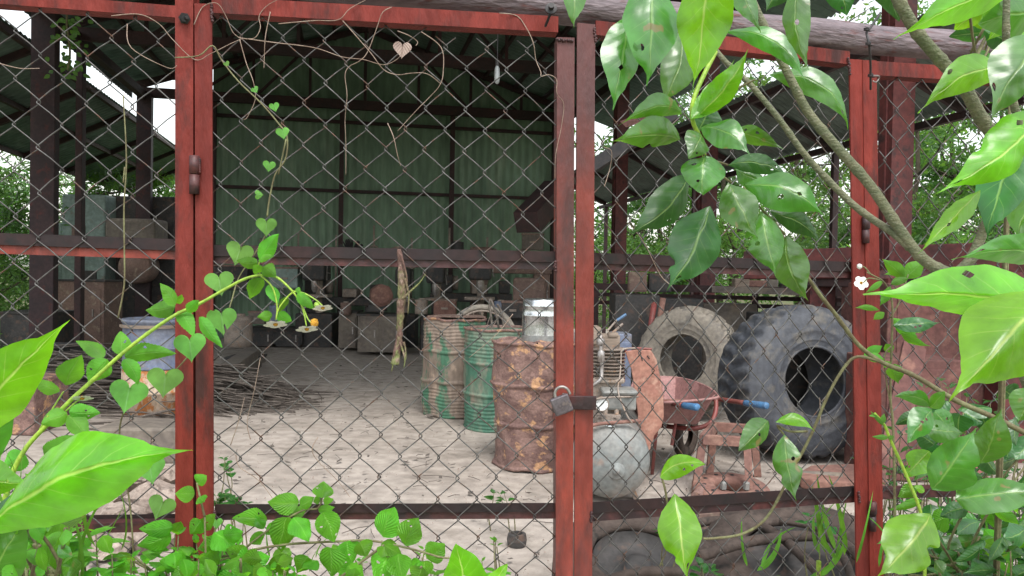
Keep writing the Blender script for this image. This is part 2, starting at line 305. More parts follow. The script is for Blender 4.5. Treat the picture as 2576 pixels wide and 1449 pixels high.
# ------------------------------------------------------------------ leaves
def prof_ovate(u): return (math.sin(math.pi * min(1, u ** .78)) ** .85) * (1 - .25 * u) * 1.12 if 0 < u < 1 else 0
def prof_acum(u):
    if u <= 0 or u >= 1: return 0
    a = math.sin(math.pi * min(1, (u / .96) ** .84)) ** 1.18 if u < .96 else 0
    return max(a * (1 - .18 * u), .035 * (1 - u) / .05 if u > .9 else 0) if u > .8 else a
def prof_lance(u): return math.sin(math.pi * u ** .9) ** 1.1 if 0 < u < 1 else 0
def prof_blade(u): return (1 - u) ** .6 * min(1, u * 8)
PR = dict(ovate=prof_ovate, acum=prof_acum, lance=prof_lance, blade=prof_blade)
def add_leaf(mb, a, b, hw, shape='acum', bend=0, droop=0, fold=.35, tilt=0, ns=12, nw=3, wav=.06, notch=None, serr=0, hs=None, rnd=None, holes=0, rough_=.0):
    """leaf blade from a to b in space; hw half width; bend sideways and droop out of its plane as shares of its length"""
    rnd = rnd or random
    a, b = V(a), V(b); L = (b - a).length; l = (b - a).normalized()
    view = (V((0, 0, H)) - (a + b) / 2).normalized()
    wv = l.cross(view)
    if wv.length < .05: wv = l.cross(UP)
    wv.normalize(); nv_ = wv.cross(l).normalized()
    if nv_.dot(view) < 0: nv_ = -nv_
    ct, st = math.cos(tilt), math.sin(tilt); wv, nv_ = wv * ct + nv_ * st, nv_ * ct - wv * st
    base = len(mb.v); f0 = len(mb.f); ph = rnd.random() * 6.28; pr = PR[shape]
    for i in range(ns + 1):
        u = i / ns; s4 = 4 * u * (1 - u)
        c = a + l * (L * u) + wv * (bend * L * s4) + nv_ * (droop * L * s4)
        wd = hw * pr(u)
        if serr: wd *= 1 + serr * (1 if i % 2 else -1)
        for j in range(-nw, nw + 1):
            q = j / nw; ww = wd
            if notch:
                for (nu, sd_, dep, nr) in notch:
                    if sd_ * q > 0: ww = ww * (1 - dep * math.exp(-((u - nu) / nr) ** 2) * (abs(q) ** 2))
            z = -fold * abs(q) ** 1.25 * wd + wav * hw * math.sin(u * 9 + ph + (2.2 if q > 0 else 0)) * abs(q) ** 1.5
            p = c + wv * (q * ww) + nv_ * z
            if rough_: p += noise.noise_vector(p * (1.1 / hw)) * hw * rough_ + noise.noise_vector(p * (3.5 / hw)) * hw * rough_ * .3
            mb.v.append(p)
    m = 2 * nw + 1; gone = set()
    for _ in range(holes):
        hi, hj = rnd.randint(int(ns * .25), int(ns * .85)), rnd.randint(1, m - 3)
        if abs(hj - nw) < 1: hj += 2
        if hj > m - 4 or hi > ns - 3: continue
        gone |= {(hi, hj), (hi + 1, hj), (hi, hj + 1), (hi + 1, hj + 1)}
        cen = base + (hi + 1) * m + hj + 1; k_ = rnd.uniform(.25, .5)
        for di, dj in ((0, 0), (0, 2), (2, 0), (2, 2)):
            q_ = base + (hi + di) * m + hj + dj; mb.v[q_] = mb.v[q_].lerp(mb.v[cen], k_)
    for i in range(ns):
        for j in range(m - 1):
            if (i, j) in gone: continue
            mb.f.append((base + i * m + j, base + i * m + j + 1, base + (i + 1) * m + j + 1, base + (i + 1) * m + j))
            mb.uv[len(mb.f) - 1] = [(i / ns, j / (m - 1)), (i / ns, (j + 1) / (m - 1)), ((i + 1) / ns, (j + 1) / (m - 1)), ((i + 1) / ns, j / (m - 1))]
def add_heart(mb, c, s, ang=0, z=None, tilt=None, holes=(), rnd=random, facing=None):
    """heart shaped blade hanging at c, stalk end up, tip down, s = half width in metres"""
    view = facing or (V((0, 0, H)) - V(c)).normalized(); X = view.cross(UP).normalized() * -1; Y = X.cross(view) * -1
    if Y.z < 0: Y = -Y
    ca, sa = math.cos(ang), math.sin(ang); X, Y = X * ca + Y * sa, Y * ca - X * sa
    t1, t2 = tilt or (rnd.uniform(-.3, .3), rnd.uniform(-.5, .1))
    X2 = (X + view * t1).normalized(); Y2 = (Y + view * t2).normalized()
    base = len(mb.v); n = 36; rings = 5
    mb.v.append(V(c)); uvp = [(.15, .5)]
    for r in range(1, rings + 1):
        for k in range(n):
            th = 2 * math.pi * k / n
            x = 16 * math.sin(th) ** 3 / 17; y = (13 * math.cos(th) - 5 * math.cos(2 * th) - 2 * math.cos(3 * th) - math.cos(4 * th)) / 17
            y = y * 1.02 - .05 if y > 0 else y * 1.08
            q = r / rings; px, py = x * q * s, (y * q + .28 * (1 - q)) * s
            zz = -.22 * s * abs(x * q) ** 1.4 + .05 * s * math.sin(th * 5) * q * q
            mb.v.append(V(c) + X2 * px + Y2 * py + view * zz); uvp.append((.2 + .75 * (.6 - y * q) / 1.6, .5 + x * q * .5))
    mb.v[base] = V(c) + Y2 * (.28 * s)
    for k in range(n):
        k2 = (k + 1) % n
        mb.f.append((base, base + 1 + k, base + 1 + k2)); mb.uv[len(mb.f) - 1] = [uvp[0], uvp[1 + k], uvp[1 + k2]]
        for r in range(rings - 1):
            if (r, k) in holes: continue
            q = [1 + r * n + k, 1 + (r + 1) * n + k, 1 + (r + 1) * n + k2, 1 + r * n + k2]
            mb.f.append(tuple(base + i for i in q)); mb.uv[len(mb.f) - 1] = [uvp[i] for i in q]

# ------------------------------------------------------------------ ground
def sheet(x0, x1, y0, y1, z, nx, ny, amp=0, s=1.0):
    mb = MB()
    for j in range(ny + 1):
        for i in range(nx + 1):
            x = x0 + (x1 - x0) * i / nx; y = y0 + (y1 - y0) * j / ny
            mb.v.append(V((x, y, z + amp * noise.noise(V((x * s, y * s, 0))) + amp * .5 * noise.noise(V((x * s * 3, y * s * 3, 5))))))
    for j in range(ny):
        for i in range(nx):
            a = j * (nx + 1) + i; mb.f.append((a, a + 1, a + nx + 2, a + nx + 1))
    return mb
single(sheet(-600, 600, -300, 900, -.06, 40, 40).build('ground', M['soil'], smooth=True), 'dark green brown ground around and beyond the open shed', '', kind='structure')
single(sheet(-9, 11, .4, 20, 0, 100, 100, .018, .9).build('dirt_floor', M['dirt'], smooth=True), 'pale dusty dirt floor of the open shed', '', kind='structure')

# ------------------------------------------------------------------ the shed
def corr_panel(mb, o, along, across, L, W, pitch=.09, amp=.012, n=5, thick=None):
    """corrugated sheet at o: ribs run along 'across' (length W), waves follow 'along' (length L)"""
    o, al, ac = V(o), V(along).normalized(), V(across).normalized(); nn = al.cross(ac).normalized()
    N = int(L / pitch * n); base = len(mb.v)
    for i in range(N + 1):
        d = L * i / N; h = amp * math.sin(2 * math.pi * d / pitch)
        for e in (0, 1): mb.v.append(o + al * d + ac * (W * e) + nn * h)
    for i in range(N): mb.f.append((base + 2 * i, base + 2 * i + 1, base + 2 * i + 3, base + 2 * i + 2))
EAVE, BL, BR, T0, T1 = 4.64, -3.78, 4.35, 4.6, 16.0
MIDB = (BL + BR) / 2; RISE = 1.35; RIDGE = EAVE + RISE + .25
shed = thing('workshop_shed', 'open sided steel workshop shed with green corrugated sheet roof and rear wall', 'shed', B(MIDB, 10, 0))
# main roof
for sgn, e, eh in ((-1, BL - .25, EAVE + .22), (1, BR + 1.3, EAVE - .12)):
    mb = MB(); a = B(MIDB, T0, RIDGE); b = B(e, T0, eh)
    corr_panel(mb, a, EY, b - a, T1 + .3 - T0, (b - a).length, pitch=.15, amp=.02)
    mb.build('roof', M['roof_sheet'], shed)
# rear wall sheets
mb = MB(); corr_panel(mb, B(-2.6, T1 + .16, 0), EX, UP, BR + 2.6, EAVE, pitch=.16, amp=.016, n=6)
nn = len(mb.v)
wall = mb.build('rear_wall', M['green_sheet'], shed)
mb = MB()   # gable above the chord, from stepped strips that follow the roof
N = 420
for i in range(N + 1):
    b = -2.6 + (BR + 2.6) * i / N; top = EAVE + .2 + (RISE) * (1 - abs(b - MIDB) / (BR - MIDB)); off = .016 * math.sin(2 * math.pi * (b + 2.6) / .16)
    mb.v += [B(b, T1 + .165 + off, EAVE), B(b, T1 + .165 + off, max(top, EAVE + .02))]
for i in range(N): mb.f.append((2 * i, 2 * i + 1, 2 * i + 3, 2 * i + 2))
mb.build('gable_cladding', M['green_sheet'], shed)
for h in (2.95, 4.32, 1.5): mb = MB(); mb.bbox(-2.6, BR, T1 + .06, T1 + .14, h - .03, h + .03); mb.build('wall_girt', M['truss'], shed)
for b in (-2.55, -.15, 2.05, 4.2): mb = MB(); mb.bbox(b - .045, b + .045, T1 - .05, T1 + .055, 0, EAVE); mb.build('wall_stud', M['truss'], shed)
def truss(t):
    mb = MB()
    mb.bbox(BL - .1, BR + .1, t - .05, t + .05, EAVE - .1, EAVE + .08)
    for s_, e in ((-1, BL - .15), (1, BR + .15)):
        mb.bar(B(MIDB, t, RIDGE - .1), B(e, t, EAVE + .12), .08, .1, EY)
        for k in (1, 2, 3):
            f = k / 4; hb = e + (MIDB - e) * f; top = EAVE + .12 + (RIDGE - .1 - EAVE - .12) * f
            mb.bar(B(hb, t, EAVE), B(hb, t, top), .05, .05, EY)
            f2 = (k - 1) / 4; hb2 = e + (MIDB - e) * (f2 + .25 if k == 0 else f2)
            mb.bar(B(hb2, t, EAVE if k > 1 else EAVE + .05), B(hb, t, top - .04), .045, .045, EY)
    mb.bar(B(MIDB, t, EAVE), B(MIDB, t, RIDGE - .12), .06, .06, EY)
    mb.build('roof_truss', M['truss'], shed)
for t in (T1 - .1, 12.2, 8.9, 5.5): truss(t)
for k in range(1, 7):   # purlins
    for e in (BL - .15, BR + .15):
        mb = MB(); f = k / 7; b_ = MIDB + (e - MIDB) * f; h_ = RIDGE - .1 + (EAVE + .12 - RIDGE + .1) * f
        mb.bbox(b_ - .03, b_ + .03, T0, T1 + .2, h_ + .0, h_ + .06); mb.build('purlin', M['truss'], shed)
for b_ in (BL, BR):
    mb = MB(); mb.bbox(b_ - .06, b_ + .06, T0, T1, EAVE - .14, EAVE - .0); mb.build('eave_beam', M['truss'], shed)
for t, wd in ((T1 - .1, .26), (10.95, .28), (12.3, .09)):
    mb = MB(); mb.bbox(BL - wd / 2 + .02, BL + wd / 2 + .02, t - .09, t + .09, 0, EAVE - .05)
    mb.build('column', M['colleft'] if wd > .1 else M['truss'], shed, bevel=.01)
for t, wd in ((T1 - .1, .2), (12.25, .2), (9.05, .2), (5.6, .2)):
    mb = MB(); mb.bbox(BR - wd / 2, BR + wd / 2, t - .03, t + .03, 0, EAVE - .05)
    mb.bbox(BR + wd / 2 - .015, BR + wd / 2 + .015, t + .032, t + .12, 0, EAVE - .05); mb.bbox(BR - wd / 2 - .015, BR - wd / 2 + .015, t + .032, t + .12, 0, EAVE - .05)
    mb.build('column', M['darkred'], shed)
# lean-to roofs either side
lt = thing('lean_to_roof', 'low grey green corrugated lean-to roof along the right side of the shed', 'roof', B(5, 10, 0))
mb = MB(); a = B(4.5, 3.6, 3.50); b = B(5.6, 3.6, 2.97)
corr_panel(mb, a, EY, b - a, 13.5, (b - a).length, pitch=.10, amp=.012); mb.build('roof_sheet', M['grey_sheet'], lt)
for t in (4.2, 6.3, 8.4, 10.5, 12.6, 14.7, 16.6):
    mb = MB(); mb.bar(B(4.5, t, 3.44), B(5.55, t, 2.935), .05, .07, EY); mb.build('rafter', M['truss'], lt)
for b_, h_ in ((4.52, 3.41), (5.55, 2.91)):
    mb = MB(); mb.bbox(b_ - .03, b_ + .03, 3.6, 17, h_ - .05, h_ + .02); mb.build('edge_beam', M['truss'], lt)
for t in (4.6, 8.2, 12.0, 16.5):
    mb = MB(); mb.bbox(5.5, 5.57, t, t + .06, 0, 2.88); mb.build('post', M['truss'], lt)
lt = thing('lean_to_roof', 'dark green corrugated lean-to roof sloping down along the left side of the shed', 'roof', B(-5, 12, 0))
mb = MB(); a = B(-4.2, 4, 4.38); b = B(-6.1, 4, 3.46)
corr_panel(mb, a, EY, b - a, 21, (b - a).length, pitch=.15, amp=.018); mb.build('roof_sheet', M['roof_sheet'], lt)
for k in range(9):
    t = 5 + k * 2.3; mb = MB(); mb.bar(B(-4.2, t, 4.32), B(-6.05, t, 3.40), .07, .09, EY); mb.build('rafter', M['truss'], lt)
for f in (.02, .5, .97):
    b_ = -4.2 - 1.9 * f; mb = MB(); mb.bbox(b_ - .035, b_ + .035, 4, 25, 4.28 - .92 * f, 4.36 - .92 * f); mb.build('purlin', M['truss'], lt)
for t in (7.5, 12.5, 18, 24):
    mb = MB(); mb.bbox(-6.1, -6.0, t, t + .1, 0, 3.4); mb.build('post', M['truss'], lt)
# clerestory sheet strip between the two left roofs
mb = MB(); corr_panel(mb, B(-3.98, 6.0, 4.50), EY, UP, 9.9, .14, pitch=.15, amp=.01); single(mb.build('clerestory_strip', M['tealmach']), 'thin pale grey sheet strip hanging in the bright gap above the left lean-to roof', 'panel')

# ------------------------------------------------------------------ fence plane in front: distance as a function of picture x
KN = [(-700, 1 / 1.55), (490, 1 / 1.679), (1440, 1 / 1.76), (2175, 1 / 1.978), (2900, 1 / 2.12)]
def GZ(x):
    for (xa, ia), (xb, ib) in zip(KN, KN[1:]):
        if x <= xb or xb == 2900: return 1 / (ia + (ib - ia) * (x - xa) / (xb - xa))
def G(x, y, dz=0.0): return P(x, y, GZ(x) + dz)
PXM = lambda x: GZ(x) / F                       # metres per picture unit at the fence
def angle_v(mb, x0, y0, x1, y1, wpx, d=.035, dz=0.0, th=.005, open_side=1):
    """upright L section: face wpx wide seen from the front, flange going back on one edge"""
    a, b = G(x0, y0, dz), G(x1, y1, dz); wd = wpx * PXM((x0 + x1) / 2)
    ac = (G(x0 + 10, y0, dz) - G(x0, y0, dz)).normalized(); bk = UP.cross(ac).normalized()
    if bk.y < 0: bk = -bk
    mb.bar(a, b, wd, th, ac)
    mb.bar(a + ac * (open_side * (wd / 2 - th / 2)) + bk * (d / 2 + th / 2 + .001), b + ac * (open_side * (wd / 2 - th / 2)) + bk * (d / 2 + th / 2 + .001), th, d, ac)
def angle_h(mb, x0, y0, x1, y1, hpx, d=.035, dz=0.0, th=.005, shelf=1, seg=1):
    """level L section: face hpx high, shelf (ledge) going back at its top (1) or bottom (-1)"""
    for i in range(seg):
        xa, xb = x0 + (x1 - x0) * i / seg, x0 + (x1 - x0) * (i + 1) / seg; ya, yb = y0 + (y1 - y0) * i / seg, y0 + (y1 - y0) * (i + 1) / seg
        a, b = G(xa, ya, dz), G(xb, yb, dz); l = (b - a).normalized(); hh = hpx * PXM((xa + xb) / 2)
        bk = UP.cross(l).normalized();
        if bk.y < 0: bk = -bk
        upv = l.cross(bk).normalized();
        if upv.z < 0: upv = -upv
        mb.bar(a, b, hh, th, upv)
        mb.bar(a + upv * (shelf * (hh / 2 - th / 2)) + bk * (d / 2 + th / 2), b + upv * (shelf * (hh / 2 - th / 2)) + bk * (d / 2 + th / 2), th, d, upv)
def chainlink(x0, x1, y0, y1, pw, pv, ox, oy, dz=.0055, r=.00142, sag=.0015, seed=1):
    """woven diamonds between picture x0..x1 and y0..y1; pw, pv = metres across and down one diamond; knuckle near ox, oy"""
    rnd = random.Random(seed); mb = MB()
    A = G(x0, 700, dz); Bp = G(x1, 700, dz); l = (Bp - A); l.z = 0; W = l.length; l.normalize()
    bk = V((-l.y, l.x, 0)); O = G(ox, oy, dz); ou = (O - A).dot(l); oz = O.z
    def uh(u, z): return A + l * u + UP * (z - A.z)
    k0 = int(-ou / (pw / 2)) - 2; k1 = int((W - ou) / (pw / 2)) + 2
    def clip(x_): return x_
    for k in range(k0, k1 + 1):
        uc = ou + (k + .5) * pw / 2                 # wire k zigzags between knuckle columns k and k+1
        ua, ub = ou + k * pw / 2, ou + (k + 1) * pw / 2
        xm = x0 + (x1 - x0) * max(0, min(1, uc / W))
        zt = G(xm, y0(xm) if callable(y0) else y0, dz).z; zb = G(xm, y1(xm) if callable(y1) else y1, dz).z
        j0 = int((oz - zt) / (pv / 2)) - 1; j1 = int((oz - zb) / (pv / 2)) + 1
        run = []
        for j in range(j0, j1 + 1):
            right = (j + k) % 2 != 0
            u = ub if right else ua; z = oz - j * pv / 2
            e = .0022 * (1 if right else -1)
            jx = rnd.uniform(-.0012, .0012)
            # a knuckle: short upright bight
            pts = [(u + e + jx, z + .0022, -.0022 if right else .0022), (u + e * 1.25 + jx, z, 0), (u + e + jx, z - .0022, .0022 if right else -.0022)]
            run += pts
            if j < j1:
                u2 = ua if right else ub; sgn = -1 if right else 1
                run.append(((u + u2) / 2, z - pv / 4 + sgn * 0 - rnd.uniform(0, .0012) + .001, rnd.uniform(-sag, sag)))
        out = []
        for (u, z, d) in run:
            if zb - .004 <= z <= zt + .004 and -.002 <= u <= W + .002: out.append(uh(u + .008 * noise.noise(V((u * 4, z * 4, seed + 3))), z + .008 * noise.noise(V((u * 4 + 9, z * 4, seed)))) + bk * (d + .007 * (.6 + noise.noise(V((u * 3, z * 3, seed))))))
            elif len(out) > 1: mb.tube(out, r, 5); out = []
            else: out = []
        if len(out) > 1: mb.tube(out, r, 5)
    return mb
# posts of the fence and the two gate leaves -----------------------------------
gateL = thing('gate_leaf', 'main red gate leaf with three rails and chain link, left of the padlock', 'gate', G(950, 1449) - UP * .75)
gateR = thing('gate_leaf', 'narrower red gate leaf right of the padlock, behind the big shrub leaves', 'gate', G(1800, 1449) - UP * .75)
YB = 2250
fpost1 = thing('fence_post', 'red steel angle post carrying the long hinge at the left', 'post', G(466, YB))
mb = MB(); angle_v(mb, 464, -140, 464, YB, 43, open_side=1); mb.build('upright', M['red'], fpost1)
mb = MB(); angle_v(mb, 512, 10, 519, YB, 42, open_side=-1, dz=-.002); mb.bar(G(489, -140, .035), G(491, YB, .035), .02, .004, V((1, 0, 0)))
mb.build('hinge_stile', M['red'], gateL)
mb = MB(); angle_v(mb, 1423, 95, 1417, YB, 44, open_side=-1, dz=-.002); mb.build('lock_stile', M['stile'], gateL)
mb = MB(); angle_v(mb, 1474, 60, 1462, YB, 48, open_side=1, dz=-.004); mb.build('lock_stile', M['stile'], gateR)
mb = MB(); angle_v(mb, 2152, 150, 2180, YB, 38, open_side=1); mb.build('hinge_stile', M['red'], gateR)
fpost2 = thing('fence_post', 'red steel angle post at the right with barbed wire tied to its top', 'post', G(2212, YB))
mb = MB(); angle_v(mb, 2186, 152, 2216, YB, 38, open_side=-1, dz=-.003); mb.build('upright', M['red'], fpost2)
# rails
mb = MB(); angle_h(mb, 533, 12, 1404, 62, 40, shelf=-1, dz=-.004); mb.build('top_rail', M['red'], gateL)
mb = MB(); angle_h(mb, 538, 652, 1398, 668, 22, d=.028, shelf=1, dz=.020, th=.004)
mb.build('middle_rail', M['redwet'], gateL)
mb = MB(); angle_h(mb, 541, 1297, 1398, 1294, 21, d=.03, dz=.020, th=.004); mb.build('bottom_rail', M['redwet'], gateL)
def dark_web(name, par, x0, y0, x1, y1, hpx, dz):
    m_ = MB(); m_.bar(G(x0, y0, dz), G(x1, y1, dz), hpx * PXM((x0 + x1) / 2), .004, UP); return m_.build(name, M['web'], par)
dark_web('rail_web', gateL, 538, 630, 1398, 646, 28, .0145)
dark_web('rail_web', gateL, 541, 1280, 1398, 1276, 22, .0145)
mb = MB(); angle_h(mb, 1498, 70, 2136, 146, 34, shelf=-1); mb.build('top_rail', M['red'], gateR)
mb = MB(); angle_h(mb, 1488, 668, 2140, 690, 20, dz=.020, th=.004); mb.build('middle_rail', M['redwet'], gateR)
dark_web('rail_web', gateR, 1488, 649, 2140, 671, 26, .0145)
mb = MB(); angle_h(mb, 1488, 1300, 2162, 1252, 22, dz=.020, th=.004); mb.build('bottom_rail', M['redwet'], gateR)
dark_web('rail_web', gateR, 1488, 1277, 2162, 1234, 26, .0145)
# side panels
pnL = thing('chain_link_fence', 'chain link fence panel at the far left with a red middle rail', 'fence', G(200, 1449) - UP * .75)
mb = MB(); angle_h(mb, -320, -30, 443, 30, 30, shelf=-1); mb.build('top_rail', M['red'], pnL)
mb = MB(); angle_h(mb, -320, 616, 443, 641, 24, dz=.020, th=.004); mb.build('middle_rail', M['stile'], pnL)
dark_web('rail_web', pnL, -320, 590, 443, 616, 30, .0145)
mb = MB(); angle_h(mb, -320, 1338, 443, 1325, 24, dz=.020, th=.004); mb.build('bottom_rail', M['redwet'], pnL)
dark_web('rail_web', pnL, -320, 1316, 443, 1304, 24, .050)
pnR = thing('chain_link_fence', 'chain link fence panel at the far right behind the shrub', 'fence', G(2400, 1449) - UP * .75)
mb = MB(); angle_h(mb, 2203, 172, 2900, 215, 34, shelf=-1); mb.build('top_rail', M['red'], pnR)
mb = MB(); angle_h(mb, 2206, 690, 2900, 700, 20, dz=.020, th=.004); mb.build('middle_rail', M['redwet'], pnR)
mb = MB(); angle_h(mb, 2206, 1245, 2900, 1220, 22, dz=.020, th=.004); mb.build('bottom_rail', M['redwet'], pnR)
chainlink(505, 1425, lambda x: 38 + (x - 540) * .058, 1900, .0868, .0905, 760, 680, seed=1).build('chain_link', M['mesh'], gateL, smooth=True)
chainlink(1462, 2166, lambda x: 95 + (x - 1487) * .11, 1900, .0665, .0865, 1606, 1170, seed=2).build('chain_link', M['mesh'], gateR, smooth=True)
chainlink(-330, 474, lambda x: -12 + (x - 0) * .066, 1900, .0922, .0945, 94, 600, seed=3).build('chain_link', M['mesh'], pnL, smooth=True)
chainlink(2192, 2900, lambda x: 192 + (x - 2206) * .05, 1900, .0665, .0865, 2283, 493, seed=4).build('chain_link', M['mesh'], pnR, smooth=True)
# hinges
def hinge(par, x, y0, y1, r=.0085):
    mb = MB(); a, b = G(x, y0, -.012), G(x, y1, -.012); m1 = a.lerp(b, .47); m2 = a.lerp(b, .5)
    mb.tube([a, m1], r, 14); mb.tube([m2, b], r * .98, 14); mb.tube([m1, m2], r * .6, 8)
    for q in range(7):
        p = a.lerp(b, .08 + q * .055) + V((.009, .003, 0)); mb.lathe(p, UP, [(0, -.004), (.0035, -.002), (.004, .001), (0, .004)], 8)
    o = mb.build('hinge', M['redwet'], par, smooth=True)
hinge(fpost1, 489, 392, 488, .0105)
hinge(gateR, 2178, 545, 612, .009)
hinge(gateR, 2195, 1262, 1335, .009)
# bolt on the left post, on the beam
def bolt(par, x, y, z, r=.008):
    mb = MB(); p = P(x, y, z); n_ = (V((0, 0, H)) - p).normalized()
    mb.lathe(p, n_, [(r * 1.5, 0), (r * 1.5, .003), (r, .003), (r, .010), (0, .010)], 6); mb.tube([p, p + n_ * .018 + V((.006, 0, .002))], r * .45, 8)
    mb.build('bolt', M['black'], par)
bolt(fpost1, 464, 46, GZ(466) - .006)
def weld(par, x0, y0, x1, y1, n=9, r=.0035):
    mb = MB(); rnd = random.Random(int(x0))
    for k in range(n):
        f = k / (n - 1); p = G(x0 + (x1 - x0) * f, y0 + (y1 - y0) * f, -.006) + V((rnd.gauss(0, .0008), 0, rnd.gauss(0, .0008))); mb.lathe(p, V((0, -1, 0)), [(r, .001), (r * .9, .003), (r * .5, .0045), (.0001, .005)], 8)
    mb.build('weld_bead', M['redwet'], par, smooth=True)
weld(gateR, 2134, 148, 2137, 186); weld(gateL, 532, 14, 534, 52); weld(gateL, 1400, 100, 1440, 104, 8); weld(gateR, 1496, 72, 1498, 104); weld(gateL, 541, 1288, 541, 1308, 5); weld(gateR, 2160, 1240, 2162, 1262, 5); weld(gateL, 1396, 660, 1396, 680, 5); weld(gateR, 1487, 1288, 1487, 1312, 6)
# padlock, hasp -----------------------------------------------------------------
hasp = thing('hasp', 'brown steel hasp plate welded across the gate stiles behind the padlock', 'hasp', G(1470, 1012))
zz = GZ(1460) - .012
mb = MB(); mb.bar(P(1418, 1012, zz - .004), P(1500, 1014, zz - .004), .031, .006, UP); mb.build('plate', M['redwet'], hasp, bevel=.002)
mb = MB(); mb.tube(smoothpts([P(1418, 990, zz - .01), P(1416, 1016, zz - .022), P(1420, 1034, zz - .01)], 4), .003, 8); mb.build('staple', M['steel'], hasp, smooth=True)
pl = thing('padlock', 'small closed grey padlock hanging from the hasp of the gate', 'padlock', P(1414, 1018, zz - .03))
c = P(1413, 1018, zz - .030); ang = R(-17); ax = V((math.cos(ang), 0, -math.sin(ang))); ay = V((math.sin(ang), 0, math.cos(ang)))
ax, ay = V((math.cos(R(22)), 0, math.sin(R(22)))), V((-math.sin(R(22)), 0, math.cos(R(22))))
mb = MB(); mb.box(c, (.042, .017, .040), (ax, V((0, 1, 0)), ay)); mb.build('body', M['padlock'], pl, bevel=.0035)
mb = MB(); pts = []
for k in range(13):
    q = math.pi * k / 12; pts.append(c + ax * (.016 * math.cos(q) + .003) + ay * (.020 + .016 * math.sin(q) * 1.1) )
pts = [c + ax * .019 + ay * .014] + pts + [c + ax * (-.013) + ay * .014]; 
pts = [c + (p - c) + ax * .006 for p in pts]
mb.tube(smoothpts(pts, 2), .0034, 10); mb.build('shackle', M['steel'], pl, smooth=True)
mb = MB(); mb.box(c - ay * .0201, (.012, .008, .001), (ax, V((0, 1, 0)), ay)); mb.build('keyway', M['black'], pl)
# timber beam over the gate -------------------------------------------------------
bm = thing('timber_beam', 'weathered purple grey timber pole lying across the top of the gate', 'beam', P(1700, 40, 1.85))
BC = [(560, -62, 1.72), (1020, -22, 1.76), (1300, 8, 1.79), (1560, 32, 1.83), (1850, 66, 1.90), (2150, 97, 2.0), (2400, 116, 2.08), (2700, 140, 2.16)]
pts = smoothpts([P(*q) for q in BC], 8); base = len(pts)
mb = MB(); mb.tube(pts, [.037 + .002 * math.sin(i * .7) for i in range(len(pts))], 20)
for p in mb.v: p += noise.noise_vector(V((p.x * 4, p.y * 10, p.z * 60))) * .0035
mb.build('pole', M['wood'], bm, smooth=True)
mb = MB(); mb.tube([P(1388, 20, 1.72), P(1384, 36, 1.71), P(1372, 66, 1.74)], .003, 8); mb.lathe(P(1386, 24, 1.715), V((0, -1, .2)), [(.013, 0), (.013, .006), (.006, .007), (.006, .018), (0, .018)], 12)
mb.build('bolt', M['black'], bm)
# a second, farther lintel pole seen between leaf and beam
wr = thing('barbed_wire', 'short length of black barbed wire tied over the timber beam at the right post', 'wire', P(2180, 100, 1.85))
mb = MB(); W_ = [P(2215, 32, 1.90), P(2190, 70, 1.88), P(2180, 82, 1.87), P(2186, 110, 1.86), P(2188, 130, 1.87), P(2190, 170, 1.90), P(2190, 225, 1.94)]
mb.tube(smoothpts(W_, 5), .0028, 7); mb.build('strand', M['black'], wr, smooth=True)
for (x, y, z) in ((2180, 74, 1.866), (2184, 110, 1.856), (2190, 190, 1.915)):
    mb = MB(); q = []
    for k in range(17): a_ = k * .8; q.append(P(x, y + (k - 8) * .5, z) + V((math.cos(a_) * .0055, math.sin(a_) * .0055, 0)))
    mb.tube(q, .0016, 6); mb.tube([q[0], q[0] + V((-.012, -.004, .002))], [.0016, .0004], 6); mb.tube([q[-1], q[-1] + V((.013, -.003, .001))], [.0016, .0004], 6)
    mb.build('barb', M['black'], wr, smooth=True)
mb = MB(); mb.tube(smoothpts([P(2196, 190, 1.92), P(2212, 192, 1.95), P(2205, 206, 1.95), P(2196, 204, 1.93)], 4), .0018, 6); mb.build('loop', M['steel'], wr, smooth=True)
#@@PART2
# ------------------------------------------------------------------ drums
def drum(c, m, label, lidm=None, r=.29, h=.88, lid=True, dent=.012, grp=None, seed=0, belt=True):
    t = thing('oil_drum', label, 'drum', c, grp)
    prof = [(r * .97, .0), (r * 1.01, .006), (r * 1.01, .018), (r * .985, .026)]
    zc = .026
    while zc < h - .03:
        k = zc / h; rr = r * .985
        for rb in (.355, .665):
            d = abs(k - rb)
            if d < .016: rr = r * (1.035 - d * 1.2)
        if k < .30 or k > .71:
            if belt: rr += .0035 * math.sin(zc * 2 * math.pi / .032)
        prof.append((rr, zc)); zc += .007
    prof += [(r * .985, h - .02), (r * 1.015, h - .014), (r * 1.015, h - .002), (r * .99, h), (r * .97, h - .004), (r * .965, h - .02)]
    def rf(j, q, rad, hh):
        d = noise.noise(V((math.cos(q) * 1.3 + seed * 7, math.sin(q) * 1.3, hh * 2.2))) * dent * 1.6 + noise.noise(V((math.cos(q) * 4 + seed * 3, math.sin(q) * 4, hh * 9))) * dent * .5
        return rad + d, hh + noise.noise(V((math.cos(q) * 2, math.sin(q) * 2, seed + 9))) * dent * .9
    mb = MB(); mb.lathe(c, UP, prof, 64, rf); mb.build('body', m, t, smooth=True)
    MB().lathe(c, UP, [(r * .985, h - .022), (r * 1.02, h - .016), (r * 1.024, h - .001), (r * .99, h + .002), (r * .965, h - .006), (r * .96, h - .02)], 64, rf).build('rim', M['rust'], t, smooth=True)
    if lid:
        mb = MB(); mb.lathe(c, UP, [(r * .967, h - .02), (r * .8, h - .021), (r * .4, h - .019), (0.001, h - .018)], 64, rf); mb.build('lid', lidm or m, t, smooth=True)
        mb = MB(); mb.lathe(V(c) + V((r * .55, -.05, h - .02)), UP, [(.03, 0), (.03, .012), (.02, .014), (0.001, .014)], 16); mb.build('bung', M['iron'], t)
    return t
